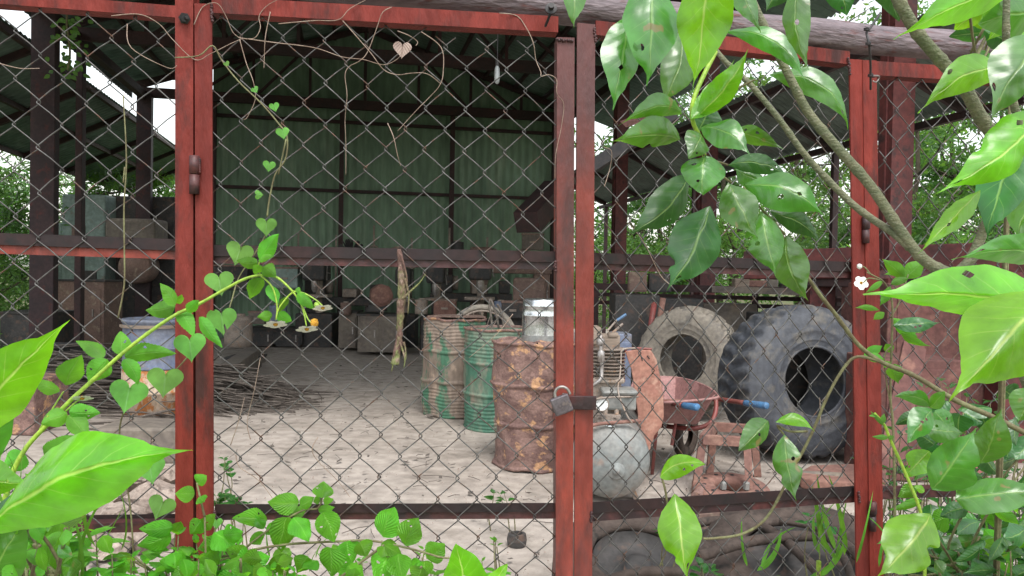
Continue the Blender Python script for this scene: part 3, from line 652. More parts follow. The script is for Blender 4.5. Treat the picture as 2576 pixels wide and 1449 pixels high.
c3 = GP(1342, 1166); d3 = drum(c3, M['rust'], 'rusty red brown steel drum nearest the padlock, heavily flaked and cut open at one side', seed=1, belt=False, dent=.030)
mb = MB()   # the torn opening on its side, facing the gate post
vd = (V((0, 0, 0)) - V((c3.x, c3.y, 0))).normalized(); sd_ = V((-vd.y, vd.x, 0))
if sd_.x < 0: sd_ = -sd_
pts = []
for (u, zz_) in ((-.005, .60), (.02, .62), (.09, .62), (.10, .3), (.03, .29), (.005, .35), (-.01, .45)):
    q = .46 + u / .29; pts.append(V((c3.x, c3.y, zz_)) + (vd * math.cos(q) + sd_ * math.sin(q)) * .296)
mb.prism(pts, vd * .004); mb.build('torn_hole', M['black'], d3)
drum(GP(1140, 1040), M['drumbrown'], 'brown steel drum with flaking green paint and dented lid, farthest left of the three drums', seed=4, dent=.022, h=.92)
drum(GP(1248, 1074), M['drumgreen'], 'green ribbed steel drum standing between the brown drum and the rusty drum', seed=2, dent=.012)
mb = MB(); ca = P(1120, 800, 7.2); base_c = GP(1140, 1040) + UP * .925
single(MB().prism([base_c + V((-.26, -.05, .0)), base_c + V((.05, -.26, .01)), base_c + V((.30, -.02, .0)), base_c + V((.20, .22, .012)), base_c + V((-.1, .27, .01))], V((0, 0, .012))).jitter(.012, 5).build('cover_sheet', M['cabinet']), 'bent dusty sheet lying on top of the brown drum', 'sheet')
# blue over white rusty barrel at the left
cb = GP(392, 1036); tb = thing('oil_drum', 'faded blue drum with chipped white and rust lower half behind the left post', 'drum', cb)
mb = MB(); mb.lathe(cb, UP, [(.29, .42), (.305, .43), (.29, .44), (.288, .6), (.305, .61), (.29, .62), (.288, .84), (.30, .85), (.3, .875), (.285, .88), (.28, .86), (.001, .86)], 48); mb.build('upper_body', M['drumblue'], tb, smooth=True)
mb = MB(); mb.lathe(cb, UP, [(.001, .01), (.285, .01), (.30, .02), (.296, .2), (.31, .21), (.296, .22), (.294, .418), (.001, .419)], 48); mb.build('lower_body', M['whiterust'], tb, smooth=True)
mb = MB(); mb.lathe(cb, UP, [(.312, .80), (.315, .81), (.312, .83)], 48); mb.build('clamp_ring', M['wall_light'], tb, smooth=True)

# galvanised bucket on the drums, bicycle wheel, hose
pb = P(1362, 822, 5.9); bk_ = thing('bucket', 'shiny galvanised metal bucket upside down behind the rusty drum', 'bucket', V((pb.x, pb.y, pb.z)))
mb = MB(); r_ = .145; mb.lathe(pb, UP, [(r_ * 1.02, -.06), (r_ * 1.0, .0), (r_ * 1.01, .08), (r_ * 1.03, .088), (r_ * 1.0, .096), (r_ * .98, .15), (r_ * 1.0, .156), (r_ * .98, .163), (r_ * .96, .2), (r_ * .9, .21), (.001, .205)], 48)
mb.build('body', M['zinc'], bk_, smooth=True)
mb = MB(); mb.lathe(pb - UP * .061, UP, [(r_ * 1.05, -.10), (r_ * 1.06, -.09), (r_ * 1.03, 0)], 48); mb.build('lower_band', M['tank'], bk_, smooth=True)
st = thing('pedestal', 'dusty steel pedestal carrying the galvanised bucket behind the rusty drum', 'stand', V((pb.x, pb.y, 0)))
mb = MB(); mb.lathe((pb.x, pb.y, 0), UP, [(.2, 0), (.2, .03), (.06, .05), (.06, pb.z - .22), (.16, pb.z - .2), (.16, pb.z - .166), (.001, pb.z - .166)], 24); mb.build('body', M['iron'], st, smooth=True)
def wheel(c, ax, r, label, tm, rm, spokes=20):
    t = thing('wheel', label, 'wheel', c)
    a = V(ax).normalized(); e1 = a.cross(UP).normalized(); e2 = e1.cross(a)
    ring = lambda rr: [V(c) + e1 * (rr * math.cos(2 * math.pi * k / 40)) + e2 * (rr * math.sin(2 * math.pi * k / 40)) for k in range(41)]
    MB().tube(ring(r), .028, 10, False).build('tyre', tm, t, smooth=True)
    MB().tube(ring(r - .035), .012, 8, False).build('rim', rm, t, smooth=True)
    mb = MB()
    for k in range(spokes):
        q = 2 * math.pi * k / spokes; mb.tube([V(c), V(c) + (e1 * math.cos(q) + e2 * math.sin(q)) * (r - .04)], .003, 5)
    mb.tube([V(c) - a * .05, V(c) + a * .05], .02, 10); mb.build('spokes', rm, t)
wheel(P(1213, 858, 7.6), V((.25, -1, .1)), .33, 'dusty spoked cart wheel standing behind the green drum', M['tyregrey'], M['iron'])
for (x, y, z) in ((1238, 815, 7.0),):
    mb = MB(); mb.tube(smoothpts([P(1262, 870, 7.1), P(1250, 800, 7.0), P(1237, 758, 7.0), P(1231, 762, 7.0), P(1237, 812, 7.0), P(1240, 870, 7.0)], 5), .011, 8)
    mb.tube(smoothpts([P(1250, 765, 7.0), P(1262, 790, 7.0), P(1275, 870, 7.0)], 5), .011, 8)
    single(mb.build('bent_hose', M['stick'], smooth=True), 'loop of stiff grey hose sticking up behind the drums', 'hose')

# ------------------------------------------------------------------ air compressor
zc_ = 4.62
tk = thing('air_compressor', 'grey green air compressor with round tank end, finned motor and gauge behind the gate', 'compressor', GP(1535, 1262))
cen = P(1535, 1160, zc_); axd = V((.12, 1, 0)).normalized(); Rr = .232
mb = MB(); prof = [(.001, -.075), (.05, -.073), (.10, -.062), (.16, -.036), (.205, -.004), (.228, .03), (Rr, .06), (Rr + .003, .066), (Rr, .072), (Rr, .85), (.2, .9), (.1, .94), (.001, .95)]
mb.lathe(cen, axd, prof, 56); mb.build('tank', M['tank'], tk, smooth=True)
pg = cen + V((.028, -.066, -.04)); mb = MB(); mb.lathe(pg, -axd, [(.052, -.03), (.052, .008), (.044, .014), (.018, .015), (.018, .026), (.012, .034), (.001, .035)], 24); mb.build('end_plug', M['tank'], tk, smooth=True)
for sx in (-1, 1):
    for yy in (.12, .7):
        mb = MB(); mb.bar(cen + V((sx * .14, yy, -.17)), V((cen.x + sx * .18, cen.y + yy, .0)), .04, .03); mb.build('leg', M['iron'], tk)
def bx(mb, x0, y0, x1, y1, z, d): 
    a, b = P(x0, y0, z), P(x1, y1, z); mb.box(((a.x + b.x) / 2, z + d / 2, (a.z + b.z) / 2), (abs(b.x - a.x), d, abs(a.z - b.z))); return mb
mb = bx(MB(), 1478, 962, 1562, 1072, 4.86, .2); bx(mb, 1468, 950, 1572, 966, 4.83, .25); mb.build('crankcase', M['iron'], tk, bevel=.012)
mb = bx(MB(), 1520, 992, 1601, 1034, 4.72, .16); bx(mb, 1516, 982, 1606, 996, 4.70, .2); mb.build('pump_body', M['tank'], tk, bevel=.014)
cyl = P(1520, 955, 4.95)
mb = MB(); hgt = .22; prof = [(.085, 0), (.085, .02)]
for k in range(9):
    z0 = .02 + k * .0215; prof += [(.085, z0), (.125, z0 + .003), (.126, z0 + .008), (.085, z0 + .011)]
prof += [(.09, .22), (.09, .225)]
mb.lathe(cyl, UP, prof, 32, lambda j, q, r, h: (r * (1 + .12 * abs(math.sin(2 * q))), h)); mb.build('finned_cylinder', M['redrust'] if False else M['iron'], tk, smooth=False)
mb = bx(MB(), 1478, 822, 1512, 868, 4.86, .18); bx(mb, 1508, 842, 1560, 872, 4.88, .14); bx(mb, 1530, 836, 1556, 850, 4.87, .06); mb.build('cylinder_head', M['wall_light'], tk, bevel=.01)
mb = MB(); mb.tube(smoothpts([P(1511, 842, 4.83), P(1512, 880, 4.80), P(1514, 930, 4.80), P(1510, 955, 4.78), P(1488, 972, 4.78)], 5), .012, 10)
mb.lathe(P(1512, 898, 4.80), UP, [(.018, -.03), (.022, -.02), (.022, .03), (.016, .04)], 12); mb.lathe(P(1511, 862, 4.8), UP, [(.02, -.015), (.026, -.01), (.026, .02), (.014, .03)], 6)
mb.build('discharge_pipe', M['steel'], tk, smooth=True)
mb = MB(); mb.tube([P(1528, 832, 4.84), P(1552, 805, 4.86)], .006, 8); mb.tube([P(1540, 838, 4.9), P(1566, 815, 4.95)], .008, 8); mb.build('stud', M['iron'], tk)
mb = MB(); mb.tube([P(1552, 806, 4.86), P(1575, 791, 4.87)], .009, 8); mb.build('valve_handle', M['bluegrip'], tk)
g = P(1514, 1017, 4.62); mb = MB(); mb.lathe(g, V((-.1, -1, 0)), [(.036, -.025), (.043, -.02), (.043, .006), (.037, .008), (.037, .002)], 28); mb.build('gauge_case', M['iron'], tk, smooth=True)
mb = MB(); mb.lathe(g, V((-.1, -1, 0)), [(.038, .0035), (.001, .0036)], 28); gf = mb.build('gauge_face', M['white'], tk)
mb = MB(); mb.bar(g + V((-.012, -.0065, -.012)), g + V((.013, -.0065, .014)), .003, .001, V((1, 0, 0)))
for k in range(9):
    q = R(-45 + k * 33.7); u = V((math.cos(q), 0, math.sin(q))); mb.bar(g + u * .027 + V((0, -.006, 0)), g + u * .033 + V((0, -.006, 0)), .0016, .001, V((-u.z, 0, u.x)))
mb.build('gauge_needle', M['black'], tk)
mb = bx(MB(), 1497, 1044, 1562, 1064, 4.68, .06); mb.lathe(P(1508, 1055, 4.68), V((0, -1, 0)), [(.02, 0), (.02, .012), (.012, .012), (.012, .004), (.001, .004)], 12); mb.lathe(P(1545, 1055, 4.68), V((0, -1, 0)), [(.02, 0), (.02, .012), (.012, .012), (.012, .004), (.001, .004)], 12)
mb.tube([P(1523, 1044, 4.72), P(1523, 1015, 4.74)], .014, 10); mb.tube([P(1551, 1044, 4.72), P(1551, 1025, 4.74)], .014, 10); mb.build('manifold', M['iron'], tk, bevel=.005)
mb = MB(); mb.tube(smoothpts([P(1470, 1075, 4.6), P(1510, 1066, 4.6), P(1560, 1062, 4.6), P(1612, 1058, 4.62)], 5), .011, 10); mb.build('air_pipe', M['redrust'], tk, smooth=True)
mb = MB(); mb.tube(smoothpts([P(1470, 1008, 4.6), P(1530, 1000, 4.62), P(1605, 998, 4.75)], 5), .006, 8); mb.tube(smoothpts([P(1560, 890, 4.8), P(1570, 878, 4.8), P(1600, 876, 4.85)], 5), .006, 8); mb.tube(smoothpts([P(1563, 885, 4.8), P(1560, 940, 4.75), P(1555, 985, 4.7), P(1575, 1040, 4.6), P(1590, 1064, 4.6)], 5), .0045, 8); mb.build('pipe', M['iron'], tk, smooth=True)
mb = MB(); t0 = P(1536, 1064, 4.63); mb.lathe(t0, UP, [(.03, -.02), (.03, -.012), (.022, 0), (.001, .001)], 12); mb.build('top_fitting', M['zinc'], tk, smooth=True)
# belt guard leaning on it
bg_ = thing('belt_guard', 'curved salmon red rusty plate standing upright beside the compressor', 'guard', GP(1640, 1190))
zb_ = 4.9; out = [(1572, 884), (1600, 880), (1636, 881), (1650, 905), (1660, 950), (1668, 1000), (1669, 1050), (1663, 1075), (1645, 1098), (1632, 1140), (1600, 1150), (1605, 1090), (1604, 1040), (1597, 990), (1588, 930)]
mb = MB(); mb.prism([P(x, y, zb_) for x, y in out], V((.01, .035, 0))); mb.build('plate', M['salmon'], bg_, bevel=.006)
mb = MB()
for (x0, y0, x1, y1) in ((1612, 893, 1616, 908), (1628, 895, 1634, 903)): mb.bar(P(x0, y0, zb_ - .001), P(x1, y1, zb_ - .001), .006, .003, V((1, 0, 0)))
mb.build('slot', M['black'], bg_)
mb = MB(); mb.tube(smoothpts([P(1640, 878, zb_ + .02), P(1590, 876, zb_ + .02), P(1573, 882, zb_ + .02), P(1568, 910, zb_ + .02), P(1570, 960, zb_ + .02)], 5), .007, 8); mb.bar(P(1605, 1060, zb_ + .06), GP(1612, 1200), .07, .03, V((1, 0, 0)));  mb.bar(P(1652, 1070, zb_ + .05), GP(1640, 1195), .02, .02, V((1, 0, 0))); mb.build('bracket', M['redtube'], bg_)

# ------------------------------------------------------------------ wheelbarrow
wb = thing('wheelbarrow', 'old red wheelbarrow with faded pink tray and blue handle grips', 'wheelbarrow', GP(1700, 1130))
rim = [P(1600, 948, 5.9), P(1700, 950, 5.95), P(1762, 966, 5.6), P(1802, 990, 5.2), P(1790, 1003, 5.05), P(1640, 1012, 5.1), P(1590, 985, 5.4)]
cc = sum(rim, V()) / len(rim); bot = [V((cc.x + (p.x - cc.x) * .62, cc.y + (p.y - cc.y) * .62, cc.z - .2)) for p in rim]
mb = MB(); n = len(rim); mb.v = rim + bot; mb.f = [(i, (i + 1) % n, n + (i + 1) % n, n + i) for i in range(n)] + [tuple(range(2 * n - 1, n - 1, -1))]
tr_ = mb.build('tray', M['pink'], wb); so_ = tr_.modifiers.new('s', 'SOLIDIFY'); so_.thickness = .004
MB().tube(smoothpts(rim + [rim[0]], 4), .009, 8).build('tray_rim', M['pink'], wb, smooth=True)
def han(a, b, c_):
    MB().tube(smoothpts([a, a.lerp(b, .5) + UP * .004, b], 4), .017, 10).build('handle', M['redtube'], wb, smooth=True)
    d = (c_ - b).normalized(); MB().tube([b - d * .005, b + d * .01, c_ - d * .008, c_], [.02, .021, .024, .02], 12).build('grip', M['bluegrip'], wb, smooth=True)
han(P(1560, 1000, 5.6), P(1720, 1020, 5.03), P(1756, 1025, 4.9)); han(P(1760, 1000, 5.75), P(1875, 1014, 5.32), P(1930, 1021, 5.15))
MB().tube(smoothpts([P(1801, 1003, 5.45), P(1800, 1035, 5.4), P(1785, 1065, 5.35), P(1740, 1078, 5.3), P(1660, 1070, 5.5)], 5), .016, 10).build('leg', M['redtube'], wb, smooth=True)
MB().tube([P(1700, 1060, 5.3), P(1690, 1120, 5.25)], .012, 8).build('leg', M['redtube'], wb)
wc = P(1725, 1085, 5.9); wc.z = .17; MB().lathe(wc, V((.8, -.6, 0)), [(.09, -.02), (.13, -.035), (.165, -.03), (.17, 0), (.165, .03), (.13, .035), (.09, .02)], 32).build('wheel', M['rubber'], wb, smooth=True)
mb = bx(MB(), 1600, 1015, 1770, 1050, 5.5, .25); mb.build('undertray', M['redrust'], wb, bevel=.02)

# ------------------------------------------------------------------ big tyres
def tyre(c, ax, Ro, Ri, wd, m, label, lugs=36, seed=0, lug=.02):
    """c = centre of the face towards us, ax = outward face direction"""
    ax = V(ax).normalized(); t = thing('tyre', label, 'tyre', V((c[0], c[1], 0)), 'big worn tyres leaning at the right')
    bd = .035
    prof = [(Ri, -.03), (Ri - .004, -.012), (Ri + .01, -.002), (Ri + .03, -.006), (Ri + .045, .004), (Ri + .055, .010), (Ri + .062, .005), (Ri + (Ro - Ri) * .35, .022), (Ri + (Ro - Ri) * .40, .028), (Ri + (Ro - Ri) * .44, .022), (Ri + (Ro - Ri) * .55, .025), (Ri + (Ro - Ri) * .74, .014), (Ro * .93, -.012), (Ro * .965, -.03), (Ro * .985, -.055),
            (Ro * 1.0, -.09), (Ro * 1.005, -wd * .4), (Ro * 1.005, -wd * .6), (Ro * 1.0, -wd + .09), (Ro * .985, -wd + .055), (Ro * .93, -wd + .0), (Ri + (Ro - Ri) * .5, -wd - .02), (Ri + .03, -wd), (Ri, -wd + .02), (Ri + .012, -wd + .06), (Ri + (Ro - Ri) * .6, -wd * .7), (Ri + (Ro - Ri) * .68, -wd * .5), (Ri + (Ro - Ri) * .6, -wd * .3), (Ri + .02, -.06)]
    P2 = []
    for i in range(len(prof)):   # refine the shoulder and tread
        a, b = prof[i], prof[(i + 1) % len(prof)]; k = 4 if 11 <= i <= 19 else 1
        for q in range(k): P2.append((a[0] + (b[0] - a[0]) * q / k, a[1] + (b[1] - a[1]) * q / k))
    def rf(j, q, r, h):
        r2, h2 = r, h
        if r > Ro * .94 and lugs:
            ph = q / (2 * math.pi) * lugs; row = 0 if h > -wd * .5 else .5
            f = (ph + row + .9 * abs(h + wd * .5) / wd) % 1
            ed = min(1, max(0, (r - Ro * .94) / (Ro * .05)))
            if f < .42: r2 -= lug * ed
            elif f < .48 or f > .94: r2 -= lug * .5 * ed
        nn_ = noise.noise(V((math.cos(q) * 2 + seed, math.sin(q) * 2, h * 3)))
        return r2 + .007 * nn_, h2 + .006 * noise.noise(V((math.cos(q) * 3, math.sin(q) * 3 + seed, r * 8)))
    MB().lathe(c, ax, P2, 216, rf, close=True).build('carcass', m, t, smooth=True)
    MB().lathe(c, ax, [(Ri - .006, -.02), (Ri - .008, -.006), (Ri + .004, .001), (Ri + .012, -.004)], 72).build('bead', m, t, smooth=True)
    return t
n1 = V((-.60, -.78, .08)); z1 = 7.45; tc1 = P(1716, 905, z1); Ro1 = 137 * z1 / F
tyre(tc1, n1, Ro1, .245, .30, M['tyregrey'], 'dusty grey brown big tyre with chewed lugs, left of the black one', lugs=26, seed=3, lug=.048)
n2 = V((.24, -.96, .10)); z2 = 5.75; tc2 = P(2052, 960, z2); Ro2 = 196 * z2 / F
tyre(tc2, n2, Ro2, .255, .48, M['tyreblack'], 'large black blue tyre with smooth sidewall, right of the dusty one', lugs=30, seed=5, lug=.026)
# leaf caught on it
# ------------------------------------------------------------------ stool frame, flange, plank
stl = thing('steel_stand', 'small red brown steel stand with open rectangular top and splayed legs', 'stand', GP(1840, 1205))
zt_ = .355; q = [GP(1768, 1098, zt_), GP(1880, 1104, zt_), GP(1897, 1072, zt_), GP(1797, 1066, zt_)]
sc_c = sum(q, V()) / 4; q = [sc_c + (p - sc_c) for p in q]
mb = MB()
for i in range(4): a, b = q[i], q[(i + 1) % 4]; mb.bar(a - UP * (.018 + .001 * i), b - UP * (.018 + .001 * i), .045, .06, None)
mb.build('top_frame', M['redrust'], stl, bevel=.003)
for i in range(4): 
    top = q[i] - UP * .04; bo = sc_c + (q[i] - sc_c) * 1.22; bo.z = 0
    mb = MB(); mb.bar(top, bo, .048, .004, V((1, 0, 0))); mb.bar(top + V((.018 * (1 if i in (1, 2) else -1), .018, 0)), bo + V((.018 * (1 if i in (1, 2) else -1), .018, 0)), .036, .004, V((0, 1, 0))); mb.build('leg', M['redrust'], stl)
fl = thing('wheel_flange', 'orange rusty round flange with bolt holes lying on the dirt before the stand', 'flange', GP(1838, 1235))
fc = GP(1838, 1228, .05); fa = V((0, -.12, 1)).normalized()
mb = MB(); mb.lathe(fc, fa, [(.10, .0), (.105, .022), (.16, .024), (.225, .018), (.235, .006), (.235, -.012), (.15, -.05), (.10, -.05)], 48, close=True); mb.build('disc', M['redrust'], fl, smooth=True)
for k in range(10):
    a_ = 2 * math.pi * k / 10; p = fc + V((math.cos(a_) * .165, math.sin(a_) * .165, .0)) + fa * .025 + V((0, 0, math.sin(a_) * .165 * .12)); mb = MB(); mb.lathe(p, fa, [(.014, 0), (.012, .0015), (.001, .0015)], 10); mb.build('bolt_hole', M['black'], fl)
for k in (-1, 1):
    p = fc + V((k * .07, -.09, .03)); mb = MB(); mb.lathe(p, fa, [(.02, -.01), (.02, .03), (.014, .034), (.001, .034)], 6); mb.build('lug_nut', M['tank'], fl)
mb = MB(); mb.tube([GP(1750, 1250, .04), GP(1768, 1228, .05)], .03, 10); mb.build('hub_stub', M['rust'], fl)
sl = GP(2085, 1200, .03); mb = MB(); pp = [GP(2008, 1188, .10), GP(2040, 1170, .10), GP(2140, 1166, .10), GP(2230, 1180, .10), GP(2235, 1208, .10), GP(2120, 1212, .10), GP(2045, 1208, .10), GP(2015, 1200, .10)]
mb.prism(pp, V((0, 0, -.07))); single(mb.build('timber_slab', M['redrust'], bevel=.01), 'flat rounded brown slab lying under the black tyre', 'slab')
single(MB().lathe(GP(1995, 1200, .06), V((1, -.35, .05)), [(.001, 0), (.04, 0), (.045, .01), (.045, .3), (.001, .3)], 16).build('pipe_offcut', M['tan'], smooth=True), 'short brown pipe lying beside the slab in front of the black tyre', 'pipe')

# ------------------------------------------------------------------ scrap just inside the gate at the right
def flat_tyre(x, y, h, ro, ri, wd, tilt, label, m=None):
    c = GP(x, y, h); ax = V((math.sin(tilt[0]), -math.sin(tilt[1]), 1)).normalized()
    t = thing('old_tyre', label, 'tyre', V((c.x, c.y, 0)), 'old tyres dumped behind the low gate rail')
    prof = [(ri, -.02), (ri, .0), (ri + .02, .008), (ri + (ro - ri) * .5, .02), (ro * .94, .0), (ro, -.04), (ro * 1.01, -wd / 2), (ro, -wd + .03), (ro * .93, -wd), (ri + .02, -wd), (ri, -wd + .03), (ri + (ro - ri) * .6, -wd * .6), (ri + .03, -.05)]
    def rf(j, q, r, hh): return r + .008 * noise.noise(V((math.cos(q) * 3, math.sin(q) * 3, hh * 9 + x))) - (.009 if (r > ro * .97 and int(q * 9) % 2) else 0), hh + .01 * noise.noise(V((math.cos(q) * 2, math.sin(q) * 2, x)))
    MB().lathe(c, ax, prof, 72, rf, close=True).build('carcass', m or M['rubber'], t, smooth=True)
    MB().lathe(c, ax, [(ri - .004, -.02), (ri - .02, -.06), (.06, -.075), (.055, -.03), (.03, -.028), (.001, -.028)], 40).build('hub', M['darkmach'], t, smooth=True)
flat_tyre(1610, 1400, .24, .34, .19, .2, (.05, .35), 'old brown tyre lying tilted just right of the padlock stile')
flat_tyre(2010, 1392, .26, .40, .22, .2, (-.1, .30), 'old brown tyre lying below the narrow gate leaf rail near the right post')
flat_tyre(1800, 1330, .16, .30, .17, .15, (.1, .2), 'small brown tyre lying between the two larger old tyres')
for i, (pts_, r_) in enumerate((([(1700, 1330), (1800, 1310), (1930, 1330), (2040, 1420), (2100, 1500)], .02), ([(1760, 1400), (1900, 1360), (2080, 1350), (2160, 1400)], .022), ([(1500, 1470), (1620, 1440), (1760, 1450), (1900, 1500)], .02), ([(1960, 1310), (2060, 1330), (2120, 1400), (2150, 1480)], .015))):
    MBq = MB().tube(smoothpts([GP(x, y, .30 + .02 * i) for x, y in pts_], 6), r_, 8)
    single(MBq.build('rubber_strip', M['rubber'], smooth=True), ['bent brown rubber strip running over the small old tyre', 'thick rubber strip lying on the old tyre by the right post', 'rubber strip lying in front of the left old tyre', 'thin rubber strip curling down beside the right post'][i], 'rubber strip', 'rubber strips over the old tyres')
for i, (x, y, wd, hh, dd) in enumerate(((1700, 1375, .34, .2, .25), (1860, 1440, .3, .14, .3), (2110, 1440, .25, .22, .2))):
    c = GP(x, y, 0); mb = MB().box((c.x, c.y, hh / 2), (wd, dd, hh), (V((.9, .4, 0)).normalized(), V((-.4, .9, 0)).normalized(), UP))
    single(mb.jitter(.01, 9).build('timber_block', M['rust'] if i == 1 else M['cabinet'], bevel=.01), ['brown block between the left and the small old tyre', 'low rusty block in front of the small old tyre', 'brown block beside the right old tyre'][i], 'block')

# ------------------------------------------------------------------ background behind the tyres: boxes, rails, planks
def scrap_box(x0, y0, x1, z, m, label, d=.5, bottom=0, name='steel_box', cat='box', rot=0):
    """box whose top edge is at picture y0 and which stands on the floor"""
    a, b = P(x0, y0, z), P(x1, y0, z); wd = b.x - a.x; top = (a.z + b.z) / 2
    c = V(((a.x + b.x) / 2, z + d / 2, 0)); t = thing(name, label, cat, c)
    X = V((math.cos(rot), math.sin(rot), 0)); Y = V((-X.y, X.x, 0))
    mb = MB().box(c + UP * ((top + bottom) / 2), (wd, d, top - bottom), (X, Y, UP)); mb.build('shell', m, t, bevel=.01)
    f = c - Y * (d / 2 + .004)
    mb = MB().box(f + UP * (bottom + (top - bottom) * .5), (wd * .86, .008, (top - bottom) * .84), (X, Y, UP)); mb.build('front_panel', m, t, bevel=.003)
    return t, c, X, Y, top
scrap_box(1548, 742, 1660, 8.2, M['darkmach'], 'dark brown steel box with a red pipe before it, behind the compressor', .5)
scrap_box(1655, 752, 1770, 8.6, M['darkmach'], 'dark steel box behind the dusty tyre', .5)
scrap_box(1770, 765, 1905, 9.0, M['tan'], 'low grey box between the two big tyres', .5)
scrap_box(1905, 790, 2140, 8.2, M['darkmach'], 'dark low box behind the black tyre', .4)
scrap_box(1950, 850, 2200, 6.45, M['darkmach'], 'dark box added behind the black tyre to keep its hole dark', .35)  # added box, closes off the view through the tyre so its hole stays dark
scrap_box(1545, 840, 1590, 6.6, M['drumblue'], 'faded blue small box behind the finned motor', .3)
for i, (x0, y0, x1, y1, m_) in enumerate(((1628, 885, 1646, 760, 'redtube'), (1652, 850, 1668, 750, 'redrust'))):
    single(MB().tube([P(x0, y0, 7.9), P(x1, y1, 7.95)], .03, 10).build('upright_pipe', M[m_], smooth=True), ['maroon pipe leaning against the dark box', 'orange brown pipe leaning right of the maroon pipe'][i], 'pipe')
scrap_box(1582, 684, 1628, 8.8, M['cabinet'], 'tall brown plank end standing on the rack behind the compressor', .1, bottom=P(1600, 735, 8.8).z)
scrap_box(1634, 688, 1690, 8.8, M['darkmach'], 'dark square block standing on the rack behind the large leaf', .1, bottom=P(1650, 735, 8.8).z)
rk = thing('scrap_rack', 'long dark steel rack carrying scrap along the open right side', 'rack', GP(1900, 900))
for (y, z, h_) in ((728, 9.0, .05), (748, 9.4, .03), (768, 9.4, .03)):
    MB().bar(P(1490, y - 8, z + .6), P(2150, y + 8, z - .8), h_ * 1.6, .05, UP).build('rail', M['truss'], rk)
MB().bar(P(1795, 727, 8.9), P(2145, 738, 8.4), .07, .35, UP).build('shelf', M['tan'], rk)
for x, z in ((1900, 9.2), (2110, 8.8), (1500, 9.6), (1470, 9.6)): MB().bar(P(x, 722, z), V((P(x, 722, z).x, z, 0)), .06, .06).build('upright', M['truss'], rk)
for i, (x0, x1, y0, m_) in enumerate(((1845, 1882, 700, 'wall_light'), (1880, 1925, 705, 'redrust'), (1925, 1955, 703, 'tan'), (1962, 1985, 712, 'darkmach'), (1990, 2040, 700, 'tan'))):
    z = 8.75; a, b = P(x0, y0, z), P(x1, 724, z)
    single(MB().box(((a.x + b.x) / 2, z, (a.z + b.z) / 2), (b.x - a.x, .15, a.z - b.z)).jitter(.02, 4).build('scrap_lump', M[m_], bevel=.015), ['pale yellow lump at the left end of the rack shelf', 'rust orange lump on the rack shelf beside the yellow one', 'grey lump in the middle of the rack shelf', 'small dark lump on the rack shelf', 'pale wide lump at the right of the rack shelf'][i], 'scrap', 'scrap pieces on the rack shelf')
# maroon machine bed and red plates at the far right
mbed = thing('machine_bed', 'long maroon steel machine bed at the far right behind the fence panel', 'machine', GP(2400, 1000))
MB().bar(P(1890, 668, 7.4), P(2700, 650, 5.6), .26, .3, UP).build('beam', M['darkred'], mbed, bevel=.01)
MB().bar(P(1990, 706, 7.2), P(2700, 712, 5.6), .10, .34, UP).build('ledge', M['truss'], mbed, bevel=.01)
for x, z in ((2060, 7.0), (2300, 6.5), (2540, 6.0)): MB().bar(P(x, 690, z), V((P(x, 690, z).x, z, 0)), .22, .2).build('leg', M['darkred'], mbed)
scrap_box(2215, 715, 2560, 6.1, M['maroonplate'], 'large red brown rusty steel tank at the far right behind the shrub', .7, name='steel_tank', cat='tank', rot=.1)
scrap_box(2210, 905, 2420, 5.3, M['maroonplate'], 'lower rusty plate box in front of the red brown tank', .5, rot=.05)
single(MB().bar(P(2235, 1180, 4.6), P(2300, 870, 5.0), .14, .03, V((1, 0, 0))).build('rusty_board', M['maroonplate']), 'rusty board leaning on the plate box right of the fence post', 'board')
single(MB().bar(P(2400, 1330, 3.9), P(2480, 1150, 4.3), .09, .03, V((1, 0, 0))).build('rusty_board', M['redtube']), 'bright red board leaning low among the leaves at the far right', 'board')

# ------------------------------------------------------------------ machines at the back
def cabinet(x0, x1, ytop, z, m, label, d=.6, doors=2, m2=None, name='steel_cabinet', cat='cabinet'):
    a, b = P(x0, ytop, z), P(x1, ytop, z); wd = b.x - a.x; top = (a.z + b.z) / 2; c = V(((a.x + b.x) / 2, z + d / 2, 0))
    t = thing(name, label, cat, c)
    MB().box(c + UP * (top / 2 + .03), (wd, d, top - .06)).build('carcass', m, t, bevel=.01)
    MB().box(c + UP * (top + .015), (wd * 1.06, d * 1.06, .03)).build('worktop', M['darkmach'], t, bevel=.004)
    for k in range(doors):
        cx = c.x - wd / 2 + wd * (k + .5) / doors
        dr = MB().box((cx, z - .008, top * .5), (wd / doors * .88, .014, top * .8)).build('door', m2 or m, t, bevel=.003)
        MB().box((cx + wd / doors * .3, z - .03, top * .55), (.02, .025, .12)).build('handle', M['steel'], dr)
    return t
cabinet(900, 1010, 795, 12.6, M['tan'], 'tan steel cabinet with two doors at the back of the shed', .6, 2)
cabinet(852, 898, 787, 13.2, M['tan'], 'narrow tan cabinet left of the two door cabinet', .5, 1)
cabinet(1060, 1180, 800, 12.6, M['darkmach'], 'dark cabinet behind the brown drum', .6, 2)
cabinet(1245, 1390, 800, 10.5, M['darkmach'], 'dark bench cabinet behind the bucket', .6, 2)
cabinet(620, 760, 830, 13.6, M['darkmach'], 'black low cabinet at the back left beside the post', .7, 2)
